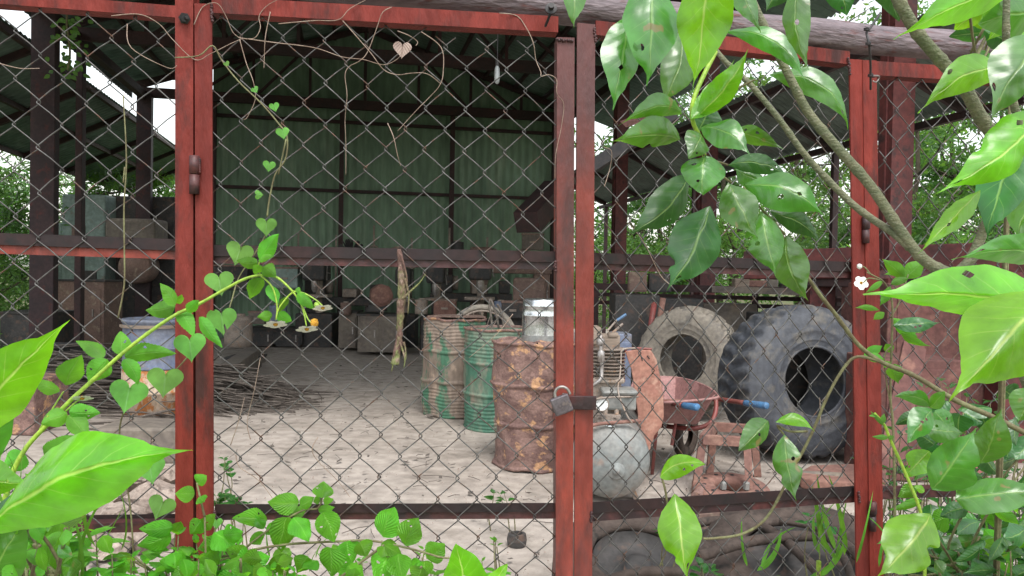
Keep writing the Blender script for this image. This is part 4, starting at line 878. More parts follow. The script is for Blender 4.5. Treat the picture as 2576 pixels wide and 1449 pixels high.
def drill(x, ytop, z, label, sc_=1.0, m=None):
    m = m or M['darkmach']; p = P(x, ytop, z); top = p.z; c = V((p.x, z, 0)); t = thing('drill_press', label, 'drill press', c, 'machine tools at the back of the shed')
    MB().box(c + UP * .3, (.5 * sc_, .5, .6)).build('base', m, t, bevel=.02)
    MB().lathe(c + V((0, .12, .6)), UP, [(.06, 0), (.06, top - .75)], 16).build('column', M['iron'], t, smooth=True)
    MB().box(c + V((0, -.08, top - .22)), (.30 * sc_, .55, .34)).build('head', m, t, bevel=.04)
    MB().lathe(c + V((0, -.22, top - .6)), UP, [(.02, 0), (.05, .05), (.06, .12), (.06, .22)], 16).build('spindle', M['steel'], t, smooth=True)
    MB().box(c + V((0, -.16, top * .58)), (.4 * sc_, .4, .05)).build('table', M['iron'], t, bevel=.01)
    mb = MB()
    for k in range(3):
        q = k * 2.09 + x; mb.tube([c + V((.17 * sc_, -.25, top - .25)), c + V((.17 * sc_ + .02, -.25 + .16 * math.cos(q), top - .25 + .16 * math.sin(q)))], .01, 6)
    mb.build('feed_lever', M['steel'], t)
drill(1100, 655, 13.4, 'dark drill press at the back, behind the gap left of the drums'); drill(1210, 645, 13.0, 'dark drill press at the back above the cart wheel', 1.2, M['darkmach'])
drill(1330, 690, 11.5, 'brown drill press at the back above the bucket', 1.5, M['cabinet'])
drill(800, 650, 14.0, 'dark drill press at the back left of the tan cabinets', 1.3); drill(1020, 668, 14.3, 'slim dark drill press right behind the hanging dead stalk', .9)
def lathe_m(x0, x1, y0, z, label, m):
    a, b = P(x0, y0, z), P(x1, y0, z); wd = b.x - a.x; top = a.z; c = V(((a.x + b.x) / 2, z + .3, 0)); t = thing('lathe', label, 'lathe', c, 'machine tools at the back of the shed')
    MB().box(c + V((0, 0, top - .42)), (wd, .35, .16)).build('bed', m, t, bevel=.02)
    for s_ in (-1, 1): MB().box(c + V((s_ * wd * .38, 0, (top - .5) / 2)), (wd * .2, .4, top - .5)).build('pedestal', m, t, bevel=.02)
    MB().box(c + V((-wd * .36, 0, top - .17)), (wd * .26, .4, .34)).build('headstock', m, t, bevel=.03)
    MB().lathe(c + V((-wd * .23, 0, top - .15)), V((1, 0, 0)), [(.001, .0), (.13, 0), (.13, .09), (.05, .1), (.001, .1)], 20).build('chuck', M['iron'], t, smooth=True)
    MB().box(c + V((wd * .1, -.1, top - .26)), (wd * .18, .45, .16)).build('carriage', M['iron'], t, bevel=.02)
    MB().box(c + V((wd * .4, 0, top - .22)), (wd * .14, .24, .24)).build('tailstock', m, t, bevel=.03)
lathe_m(760, 960, 700, 14.6, 'dark lathe along the rear wall at the left', M['darkmach']); lathe_m(1080, 1290, 690, 14.4, 'dark lathe along the rear wall behind the drums', M['darkmach'])
lathe_m(1180, 1390, 620, 14.9, 'taller dark lathe by the right end of the rear wall', M['cabinet'])
p = P(955, 742, 12.7); mt = thing('electric_motor', 'round rusty brown motor on top of the tan cabinet', 'motor', V((p.x, p.y, P(955, 793, 12.7).z)))
MB().lathe(p, V((.3, -1, 0)), [(.001, -.05), (.06, -.05), (.07, -.02), (.16, 0), (.17, .04), (.17, .3), (.12, .34), (.001, .35)], 24, lambda j, q, r, h: (r * (1 + (.05 if int(q * 10) % 2 and r > .15 else 0)), h)).build('housing', M['redrust'], mt)
MB().box(p + V((0, -.15, -.2)), (.26, .25, .1)).build('foot', M['darkmach'], mt)
mb = MB()   # bristly dark thing above the middle rail
for k in range(46): 
    q = random.random() * 6.28; e = random.uniform(-.1, 1.4); b_ = P(883, 640, 14.5); mb.tube([b_, b_ + V((math.cos(q) * math.cos(e) * .26, math.sin(q) * .1, math.sin(e) * .24 + .05))], [.03, .012], 5)
single(mb.build('wire_brush_bundle', M['black']), 'bristly black bundle standing on a machine before the rear wall', 'bundle')
single(MB().bar(P(1325, 560, 9.3), P(1400, 478, 10.2), .30, .26, None).build('duct', M['truss']), 'dark square duct slanting up beside the padlock stile', 'duct')
single(MB().bar(P(1490, 420, 6.5), P(1700, 285, 6.3), .10, .10, UP).build('dark_pipe', M['black']), 'dark pipe rising to the right under the lean-to roof edge', 'pipe')
mb = MB(); mb.prism([P(1560, 305, 8.4), P(1640, 272, 8.2), P(1712, 262, 8.0), P(1700, 285, 8.0), P(1640, 300, 8.2), P(1575, 320, 8.4)], V((0, .01, .0))); single(mb.build('pale_sheet', M['pink']), 'small pale pink sheet caught under the lean-to roof behind the shrub', 'sheet')
lb = thing('light_bulb', 'clear glass lamp hanging from the roof above the drums', 'lamp', P(1250, 212, 7)); 
MB().lathe(P(1250, 212, 7), UP, [(.001, 0), (.018, .01), (.024, .04), (.024, .13), (.015, .16)], 16).build('glass_tube', M['glass'], lb, smooth=True)
MB().lathe(P(1250, 212, 7) + UP * .161, UP, [(.018, 0), (.018, .05), (.004, .06), (.004, 1.9)], 10).build('holder', M['black'], lb)
# left side machines
cabinet(135, 262, 708, 12.6, M['cabinet'], 'tall rust brown cabinet with pale edge spots at the left', .6, 1)
for (x0, x1, yt, z, m_, lab) in ((155, 265, 488, 14.6, 'tealmach', 'tall pale teal machine casing with a square brown plate at the left'), (100, 158, 560, 14.9, 'tealmach', 'lower pale teal casing left of the tall one'), (268, 440, 492, 15.0, 'darkmach', 'huge dark milling machine with a round brown head beside the left post')):
    a, b = P(x0, yt, z), P(x1, yt, z); c = V(((a.x + b.x) / 2, z + .4, 0)); t = thing('machine_tool', lab, 'machine', c)
    MB().box(c + UP * (a.z / 2), (b.x - a.x, .8, a.z)).build('casing', M[m_], t, bevel=.03)
    wd = b.x - a.x
    MB().box((c.x - wd * .1, z - .01, a.z * .72), (wd * .3, .03, .36)).build('cover_plate', M['cabinet'], t, bevel=.005)
    MB().box((c.x + wd * .15, z - .012, a.z * .42), (wd * .34, .03, .3)).build('control_panel', M['darkmach'], t, bevel=.005)
t = thing('milling_head', 'round brown spindle head on the dark milling machine at the left', 'machine', P(345, 672, 14.2))
MB().lathe(P(345, 672, 14.4), V((.1, -1, 0)), [(.001, .2), (.12, .2), (.16, .17), (.26, .16), (.3, .1), (.3, -.3), (.001, -.3)], 28).build('spindle_housing', M['cabinet'], t, smooth=True)
MB().box(P(345, 600, 14.5), (.9, .6, .7)).build('ram', M['tan'], t, bevel=.05)
cabinet(20, 130, 880, 8.6, M['darkmach'], 'low black scrap bin at the left among the dark sticks', .6, 1)
cabinet(200, 300, 900, 8.4, M['darkmach'], 'low black scrap bin just left of the blue and white drum', .5, 1)
cabinet(0, 120, 790, 11.0, M['darkmach'], 'low grey machine base at the far left edge', .7, 1)
cabinet(565, 640, 905, 10.5, M['tan'], 'low dusty box just right of the left post', .5, 1)
c = GP(590, 915, .0); mb = MB(); mb.bar(GP(560, 960, .12), GP(640, 900, .12), .3, .2, UP); single(mb.build('floor_beam', M['tan'], bevel=.01), 'dusty square beam lying on the floor right of the left post', 'beam')
t = thing('concrete_block', 'dark grey block under the left barrel behind the low rail', 'block', GP(390, 1150)); mb = MB(); c = GP(385, 1148); mb.box(c + UP * .12, (.62, .4, .24)); mb.jitter(.03, 3); mb.build('body', M['tan'], t, bevel=.02)
single(MB().box(GP(40, 1080) + UP * .22, (.6, .5, .44)).build('rusty_box', M['rust'], bevel=.02), 'rusty brown box at the left edge behind the big leaves', 'box')

# stick heaps, rocks, litter
def heap(cx, cy, n, L, spread, hh, m, ang=None, seed=1, rr=(.006, .014), nm='sticks'):
    rnd = random.Random(seed); mb = MB(); c = GP(cx, cy)
    for k in range(n):
        a_ = rnd.gauss(ang, .35) if ang is not None else rnd.random() * 6.28
        p = c + V((rnd.gauss(0, spread[0]), rnd.gauss(0, spread[1]), 0)); z = rnd.random() * hh * max(.1, 1 - (p - c).length / (2.2 * max(spread)))
        l = rnd.uniform(.4, 1) * L; d = V((math.cos(a_), math.sin(a_), 0)); e = V((rnd.uniform(-.1, .1), rnd.uniform(-.1, .1), rnd.uniform(-.05, .05)))
        a = p - d * l / 2 + UP * (z + .01); b = p + d * l / 2 + UP * (max(.01, z + rnd.uniform(-.08, .05)))
        r = rnd.uniform(*rr); mb.tube([a, a.lerp(b, .5) + e * l * .6, b], [r, r * .9, r * .5], 5)
    return mb.build(nm, m, smooth=True)
single(heap(545, 1010, 380, .85, (.34, .38), .46, M['stick'], ang=-.35, seed=3, nm='stick_heap'), 'heap of dead grey sticks on the floor right of the left post', 'sticks', kind='stuff')
single(heap(190, 1010, 480, 1.2, (.75, .55), .6, M['stick'], ang=.2, seed=8, nm='stick_heap'), 'heap of dark sticks and bars at the left behind the fence panel', 'sticks', kind='stuff')
rnd = random.Random(5)
def rock(c, s, m, lab, nm='rock', cat='rock', g=None, sd=0):
    mb = MB(); mb.lathe(V(c) + UP * s * .5, UP, [(.001, -.5 * s), (.6 * s, -.45 * s), (s, -.15 * s), (.95 * s, .15 * s), (.6 * s, .42 * s), (.001, .5 * s)], 14)
    for p in mb.v:
        q = p - V(c); p += noise.noise_vector(q * (2.2 / s) + V((sd, sd, 0))) * s * .38
    return single(mb.build(nm, m, smooth=False), lab, cat, g)
i = 0
for (x, y, s) in ((262, 1270, .13), (330, 1235, .15), (400, 1285, .16), (300, 1330, .12), (420, 1215, .10), (380, 1380, .14), (270, 1400, .12), (450, 1340, .09)):
    rock(GP(x, y), s, M['rock'], 'dirty earth clods and rubble heaped low behind the left fence panel', 'rubble_clod', 'clod', 'rubble clods behind the left panel', i * 3.3); i += 1
mb = MB()
for k in range(1000):   # fallen leaf scraps and twigs
    x = rnd.uniform(-2.5, 3.5); y = rnd.uniform(3.3, 12); c = V((x, y, .022 + .018 * noise.noise(V((x * .9, y * .9, 0)))))
    if rnd.random() < .55:
        a_ = rnd.random() * 6.28; l = rnd.uniform(.05, .28) * rnd.random() + .03; d = V((math.cos(a_), math.sin(a_), 0)) * l; mb.tube([c, c + d * .5 + V((rnd.gauss(0, .01), rnd.gauss(0, .01), .006)), c + d], .0022, 4)
    else:
        s = rnd.uniform(.010, .034) + (.02 if rnd.random() < .08 else 0); a_ = rnd.random() * 6.28; X = V((math.cos(a_), math.sin(a_), rnd.uniform(-.2, .4))); Y = V((-math.sin(a_), math.cos(a_), rnd.uniform(-.2, .4))) * .55
        b_ = len(mb.v); mb.v += [c + X * s, c + Y * s + UP * .006, c - X * s * .9 + UP * .008, c - Y * s]; mb.f.append((b_, b_ + 1, b_ + 2, b_ + 3))
single(mb.build('floor_litter', M['stick']), 'dead leaf scraps and twigs scattered on the dirt floor', 'litter', kind='stuff')
mb = MB()
for k in range(2600):  # grit
    x = rnd.uniform(-2.2, 3.2); y = rnd.uniform(3.2, 8); s = rnd.uniform(.002, .007); c = V((x, y, .01 + .018 * noise.noise(V((x * .9, y * .9, 0))) + .009 * noise.noise(V((x * 2.7, y * 2.7, 5)))))
    b_ = len(mb.v); mb.v += [c + V((s, 0, 0)), c + V((-s * .6, s, 0)), c + V((-s * .5, -s * .8, 0)), c + V((0, 0, s * 1.2))]; mb.f += [(b_, b_ + 1, b_ + 3), (b_ + 1, b_ + 2, b_ + 3), (b_ + 2, b_, b_ + 3)]
single(mb.build('gravel', M['rock']), 'fine grit and pebbles over the dirt floor', 'gravel', kind='stuff')
single(MB().lathe(GP(1300, 1372), UP, [(.001, 0), (.045, 0), (.05, .03), (.045, .06), (.03, .062), (.03, .03), (.001, .03)], 12).build('pipe_fitting', M['darkmach']), 'small grey pipe fitting lying on the dirt below the gate rail', 'fitting')

# more clutter on and about the machines at the rear
rnd = random.Random(77)
for i, (x, y, s, z, m_, k, lab) in enumerate(((700, 790, .35, 13.0, 'drumblue', 0, 'small dull blue can on the black low cabinet at the back left'), (650, 800, .28, 13.2, 'tan', 1, 'small tan crate on the black low cabinet at the back left'), 
        (1120, 775, .35, 12.5, 'redrust', 1, 'rust red small crate on the dark cabinet behind the brown drum'), (1060, 770, .25, 12.4, 'iron', 0, 'pale iron pot at the left end of the dark cabinet behind the drums'), (870, 775, .22, 13.1, 'cabinet', 0, 'small brown tin on the narrow tan cabinet'), (1290, 780, .3, 10.4, 'darkmach', 1, 'dark small crate on the bench left of the bucket'),
        (1260, 775, .22, 10.4, 'drumblue', 0, 'blue grey tin on the bench behind the wheel'), (720, 700, .5, 14.0, 'tealmach', 1, 'teal metal box on the lathe at the back left'), (590, 700, .6, 14.0, 'darkmach', 1, 'black metal box beside the left post at the back'), (600, 830, .5, 12.0, 'iron', 0, 'dusty iron pot on the floor at the back just right of the left post'), (1000, 640, .3, 14.6, 'rust', 0, 'rusty tin standing high behind the hanging dead stalk'), (1340, 610, .4, 14.6, 'tan', 1, 'tan crate on top of the tall lathe at the right'), (1150, 625, .3, 14.6, 'black', 0, 'black tin on the lathe behind the drums'))):
    p = P(x, y, z); t = thing('metal_can' if k == 0 else 'small_crate', lab, 'can' if k == 0 else 'crate', p)
    if k == 0:
        MB().lathe(p, UP, [(.001, -.5 * s), (s * .4, -.5 * s), (s * .42, -.3 * s), (s * .4, .3 * s), (s * .42, .4 * s), (s * .3, .42 * s), (.001, .42 * s)], 18).build('body', M[m_], t, smooth=True); MB().lathe(p, UP, [(s * .2, .42 * s), (s * .2, .5 * s), (.001, .5 * s)], 12).build('cap', M['iron'], t)
    else:
        MB().box(p, (s, s * .7, s * .7)).build('body', M[m_], t, bevel=.015); MB().box(p + UP * s * .37, (s * 1.05, s * .75, .03)).build('lid', M['cabinet'], t); MB().box(p + V((0, -s * .37, 0)), (s * .3, .03, .03)).build('handle', M['iron'], t)
for i in range(9):
    x = 560 + i * 95; z = 15.4; a_ = P(x, 640 + rnd.uniform(-10, 30), z); mb = MB(); mb.tube([a_ + UP * .5, a_, a_ + V((rnd.uniform(-.2, .2), 0, -rnd.uniform(.3, .8)))], .02, 6); mb.lathe(a_, V((0, -1, 0)), [(.08, 0), (.1, .02), (.12, 0), (.1, -.02)], 14, close=True)
    single(mb.build('hanging_tool', M['iron'], smooth=True), 'iron tool with a ring hanging low on the rear wall among the machines', 'tool', 'tools hanging on the rear wall')
#@@PART3
# ------------------------------------------------------------------ trees beyond the shed
def tree_proto(seed, h, cr, nleaf, lm, ls=.11, base=.25, asp=.33):
    rnd = random.Random(seed); o = thing('tree', 'x', 'tree', (0, 0, 0))
    mb = MB(); pts = []; x = y = 0
    for k in range(8): pts.append(V((x, y, h * .85 * k / 7))); x += rnd.gauss(0, .12); y += rnd.gauss(0, .12)
    mb.tube(pts, taper(8, .11, .025), 8); tips = []
    for k in range(22):
        b0 = pts[rnd.randint(1, 7)]; q = rnd.random() * 6.28; l = rnd.uniform(.5, 1) * cr
        e = b0 + V((math.cos(q) * l, math.sin(q) * l, rnd.uniform(.1, .9) * cr * .7)); m_ = b0.lerp(e, .5) + V((0, 0, -.1 * l))
        mb.tube(smoothpts([b0, m_, e], 3), taper(7, .035, .008), 5); tips += [e, m_.lerp(e, .5), m_]
    mb.build('trunk', M['treebark'], o, smooth=True)
    cb = MB(); cl = []
    for k in range(60):
        t_ = rnd.choice(tips) if rnd.random() < .7 else V((rnd.gauss(0, cr * .45), rnd.gauss(0, cr * .45), rnd.uniform(base * h, h)))
        cl.append((t_, rnd.uniform(.25, .62)))
    for k in range(nleaf):
        c, r = rnd.choice(cl); d = V((rnd.gauss(0, 1), rnd.gauss(0, 1), rnd.gauss(0, .8))).normalized() * r * rnd.random() ** .45
        p = c + d; s = ls * rnd.uniform(.6, 1.3); a = V((rnd.gauss(0, 1), rnd.gauss(0, 1), rnd.gauss(-.5, .6))).normalized(); b = a.cross(V((rnd.gauss(0, 1), rnd.gauss(0, 1), rnd.gauss(0, 1)))).normalized() * s * asp
        n_ = len(cb.v); cb.v += [p - a * s * .5, p + b * .5, p + a * s * .5, p - b * .5]; cb.f.append((n_, n_ + 1, n_ + 2, n_ + 3)); cb.uv[len(cb.f) - 1] = [(0, .5), (.5, 1), (1, .5), (.5, 0)]
    cb.build('crown', lm, o); return o
def copy_tree(o):
    c = o.copy(); COL.objects.link(c)
    for ch in o.children:
        d = ch.copy(); COL.objects.link(d); d.parent = c
    return c
pr = [tree_proto(11, 8.5, 2.2, 5300, LM['tree'], .21), tree_proto(12, 9.5, 2.4, 5300, LM['tree2'], .19), tree_proto(13, 3.6, 1.3, 3600, LM['tree2'], .15, .05), tree_proto(14, 3.4, 1.3, 3600, LM['tree'], .2, .05, .18)]
used = set()
def put(k, x, y, rz, s, label, grp):
    o = pr[k] if k not in used else copy_tree(pr[k]); used.add(k)
    o.location = (x, y, -.06); o.rotation_euler = (0, 0, rz); o.scale = (s, s, s); o['label'] = label; o['group'] = grp
rnd = random.Random(21)
for i, (k, x, y, s) in enumerate(((0, 4.6, 24, 1), (1, 7.4, 20.5, .95), (0, 9.6, 17.5, .9), (0, 11.5, 15.0, .95), (1, 13.2, 18, 1.0), (0, 8.8, 24.5, 1.05), (1, 10.6, 12.2, .85), (0, 13.6, 22, 1.1), (0, 6.6, 27, 1), (0, 10.4, 21.0, .95), (1, 16.5, 17, 1), (0, 9.4, 9.6, .72), (0, 3.4, 21, .9), (1, 5.8, 21.5, .95), (0, 2.4, 25, 1), (1, 7.6, 15.2, .75), (0, 8.6, 12.4, .7))):
    put(k, x, y, i * 1.9, s, 'tall leafy tree with white sky through its crown beyond the right side of the shed', 'trees beyond the right side')
for i, (k, x, y, s) in enumerate(((2, 3.2, 20, .8), (2, 5.2, 18.4, .8), (3, 6.6, 16, .8), (2, 8.0, 14, .75), (2, 7.4, 11.2, .7), (2, 9.0, 13, .8), (3, 10.2, 10.5, .8), (2, 4.4, 22, .9), (2, 7.2, 17.5, .9), (3, 8.8, 16.2, .9), (2, 2.4, 22.4, .8), (2, 8.2, 8.2, .6))):
    put(k, x, y, i * 1.3, s, 'bright green bush growing low behind the scrap rack at the right', 'bushes behind the scrap rack')
for i, (k, x, y, s) in enumerate(((3, -9.2, 17.5, 1.05), (3, -10.6, 15.2, 1.1), (2, -8.0, 19.0, .9), (3, -12.6, 18, 1.2), (3, -11.4, 20.0, 1.2), (2, -9.6, 22, 1.1), (3, -8.4, 12.5, .75), (2, -7.6, 11.0, .55), (3, -9.3, 13.6, .9))):
    put(k, x, y, i * 1.7, s, 'bamboo like green bush beyond the left lean-to roof', 'bushes beyond the left lean-to')

# ------------------------------------------------------------------ plants in front of the gate
def plant(name, label, cat, x, y, z, grp=None):
    p = P(x, y, z); return thing(name, label, cat, V((p.x, p.y, -.05)), grp)
def LF(par, m, xb, yb, xt, yt, w_, z, dz=0.0, shape='acum', bend=0, droop=None, fold=None, tilt=None, ns=14, notch=None, serr=0, wav=.07, name='leaf', lab=None):
    rnd = random.Random(int(xb * 13 + yb * 7 + xt))
    mb = MB(); fold = rnd.uniform(.2, .5) if fold is None else fold; tilt = rnd.uniform(-.45, .45) if tilt is None else tilt
    droop = rnd.uniform(.02, .10) if droop is None else droop
    hw_big = w_ > 21; hl = (rnd.choice((0, 0, 1, 1, 1, 2)) if hw_big and z < 1.6 else 0)
    if hw_big: ns = max(ns, 30)
    add_leaf(mb, P(xb, yb, z), P(xt, yt, z + dz), w_ * z / F, shape, bend, droop, fold, tilt, ns, (7 if hw_big else 3), wav, notch, serr, rnd=rnd, holes=hl, rough_=.09)
    return mb.build(name, m if not isinstance(m, str) else LM[m], par, smooth=True, label=lab)
def stem(par, pts, r0, r1, m, k=6, nodes=0, name='stem', n=10):
    """pts = picture x, y, distance; r in picture units"""
    sp = smoothpts([P(*p) for p in pts], k); rr = []
    for i, p in enumerate(sp):
        f = i / (len(sp) - 1); r = (r0 + (r1 - r0) * f) * p.y / F
        if nodes and i % nodes == 0 and 0 < i < len(sp) - 1: r *= 1.14
        rr.append(r)
    return MB().tube(sp, rr, n).build(name, M[m], par, smooth=True)
sh = plant('shrub', 'large glossy leaved shrub with grey green stems hanging in front of the right gate leaf', 'shrub', 2480, 1449, 1.30)
stem(sh, [(1875, -40, 1.36), (1915, 50, 1.36), (1955, 130, 1.36), (1992, 205, 1.35), (2035, 285, 1.35), (2105, 370, 1.34), (2190, 468, 1.33), (2262, 575, 1.32), (2320, 650, 1.31), (2395, 697, 1.30)], 9, 15, 'bark', 8, 9)
stem(sh, [(1800, 125, 1.50), (1830, 160, 1.49), (1885, 210, 1.48), (1960, 300, 1.46), (2030, 395, 1.44), (2130, 500, 1.40), (2190, 548, 1.37), (2245, 585, 1.33), (2290, 625, 1.315)], 6, 10, 'bark', 8, 9)
stem(sh, [(2235, -50, 1.18), (2265, 10, 1.18), (2310, 85, 1.19), (2365, 150, 1.20), (2425, 220, 1.21), (2470, 300, 1.23), (2540, 400, 1.25), (2600, 520, 1.27)], 15, 17, 'bark', 8, 8)
stem(sh, [(2395, 697, 1.30), (2440, 655, 1.30), (2470, 590, 1.30), (2500, 520, 1.28), (2560, 420, 1.25)], 14, 10, 'bark', 6, 7)
stem(sh, [(2310, 640, 1.31), (2350, 670, 1.32), (2410, 700, 1.33), (2470, 760, 1.33), (2560, 900, 1.34), (2640, 1150, 1.36), (2650, 1449, 1.38), (2600, 2200, 1.4)], 13, 17, 'bark', 6, 7)
stem(sh, [(2533, -30, 1.12), (2531, 60, 1.12), (2533, 130, 1.13), (2545, 240, 1.14), (2580, 360, 1.16)], 8, 10, 'bark', 6, 7)
stem(sh, [(1950, 560, 1.50), (2000, 650, 1.50), (2058, 735, 1.50), (2105, 795, 1.50), (2160, 868, 1.50), (2220, 912, 1.50), (2300, 945, 1.48), (2400, 1005, 1.46), (2500, 1050, 1.44), (2640, 1120, 1.42)], 4, 7, 'thinstem', 6, 7)
stem(sh, [(1768, 1355, 1.5), (1800, 1354, 1.5), (1870, 1342, 1.5), (1930, 1300, 1.5), (1985, 1200, 1.5), (2040, 1095, 1.5), (2085, 990, 1.5), (2130, 916, 1.5), (2163, 897, 1.5), (2220, 912, 1.5)], 3, 4, 'thinstem', 6, 7)
stem(sh, [(1733, 440, 1.42), (1770, 400, 1.40), (1762, 350, 1.38), (1742, 300, 1.36), (1748, 240, 1.36), (1800, 130, 1.40)], 5, 6, 'greenstem', 6)
for a in ([(1768, 385, 1.39), (1790, 420, 1.4), (1840, 460, 1.4)], [(1785, 400, 1.39), (1830, 415, 1.41)], [(1870, 470, 1.42), (1910, 520, 1.42), (1975, 590, 1.43)], [(1700, 1244, 1.5), (1684, 1300, 1.5), (1675, 1240, 1.5), (1663, 1195, 1.5)], [(1972, 1093, 1.48), (1955, 1070, 1.48), (1985, 1085, 1.48), (2030, 1085, 1.5)], [(1900, 200, 1.4), (1870, 215, 1.4), (1840, 230, 1.4)]): stem(sh, a, 2.5, 3, 'thinstem', 4)
S_ = 'shrub'
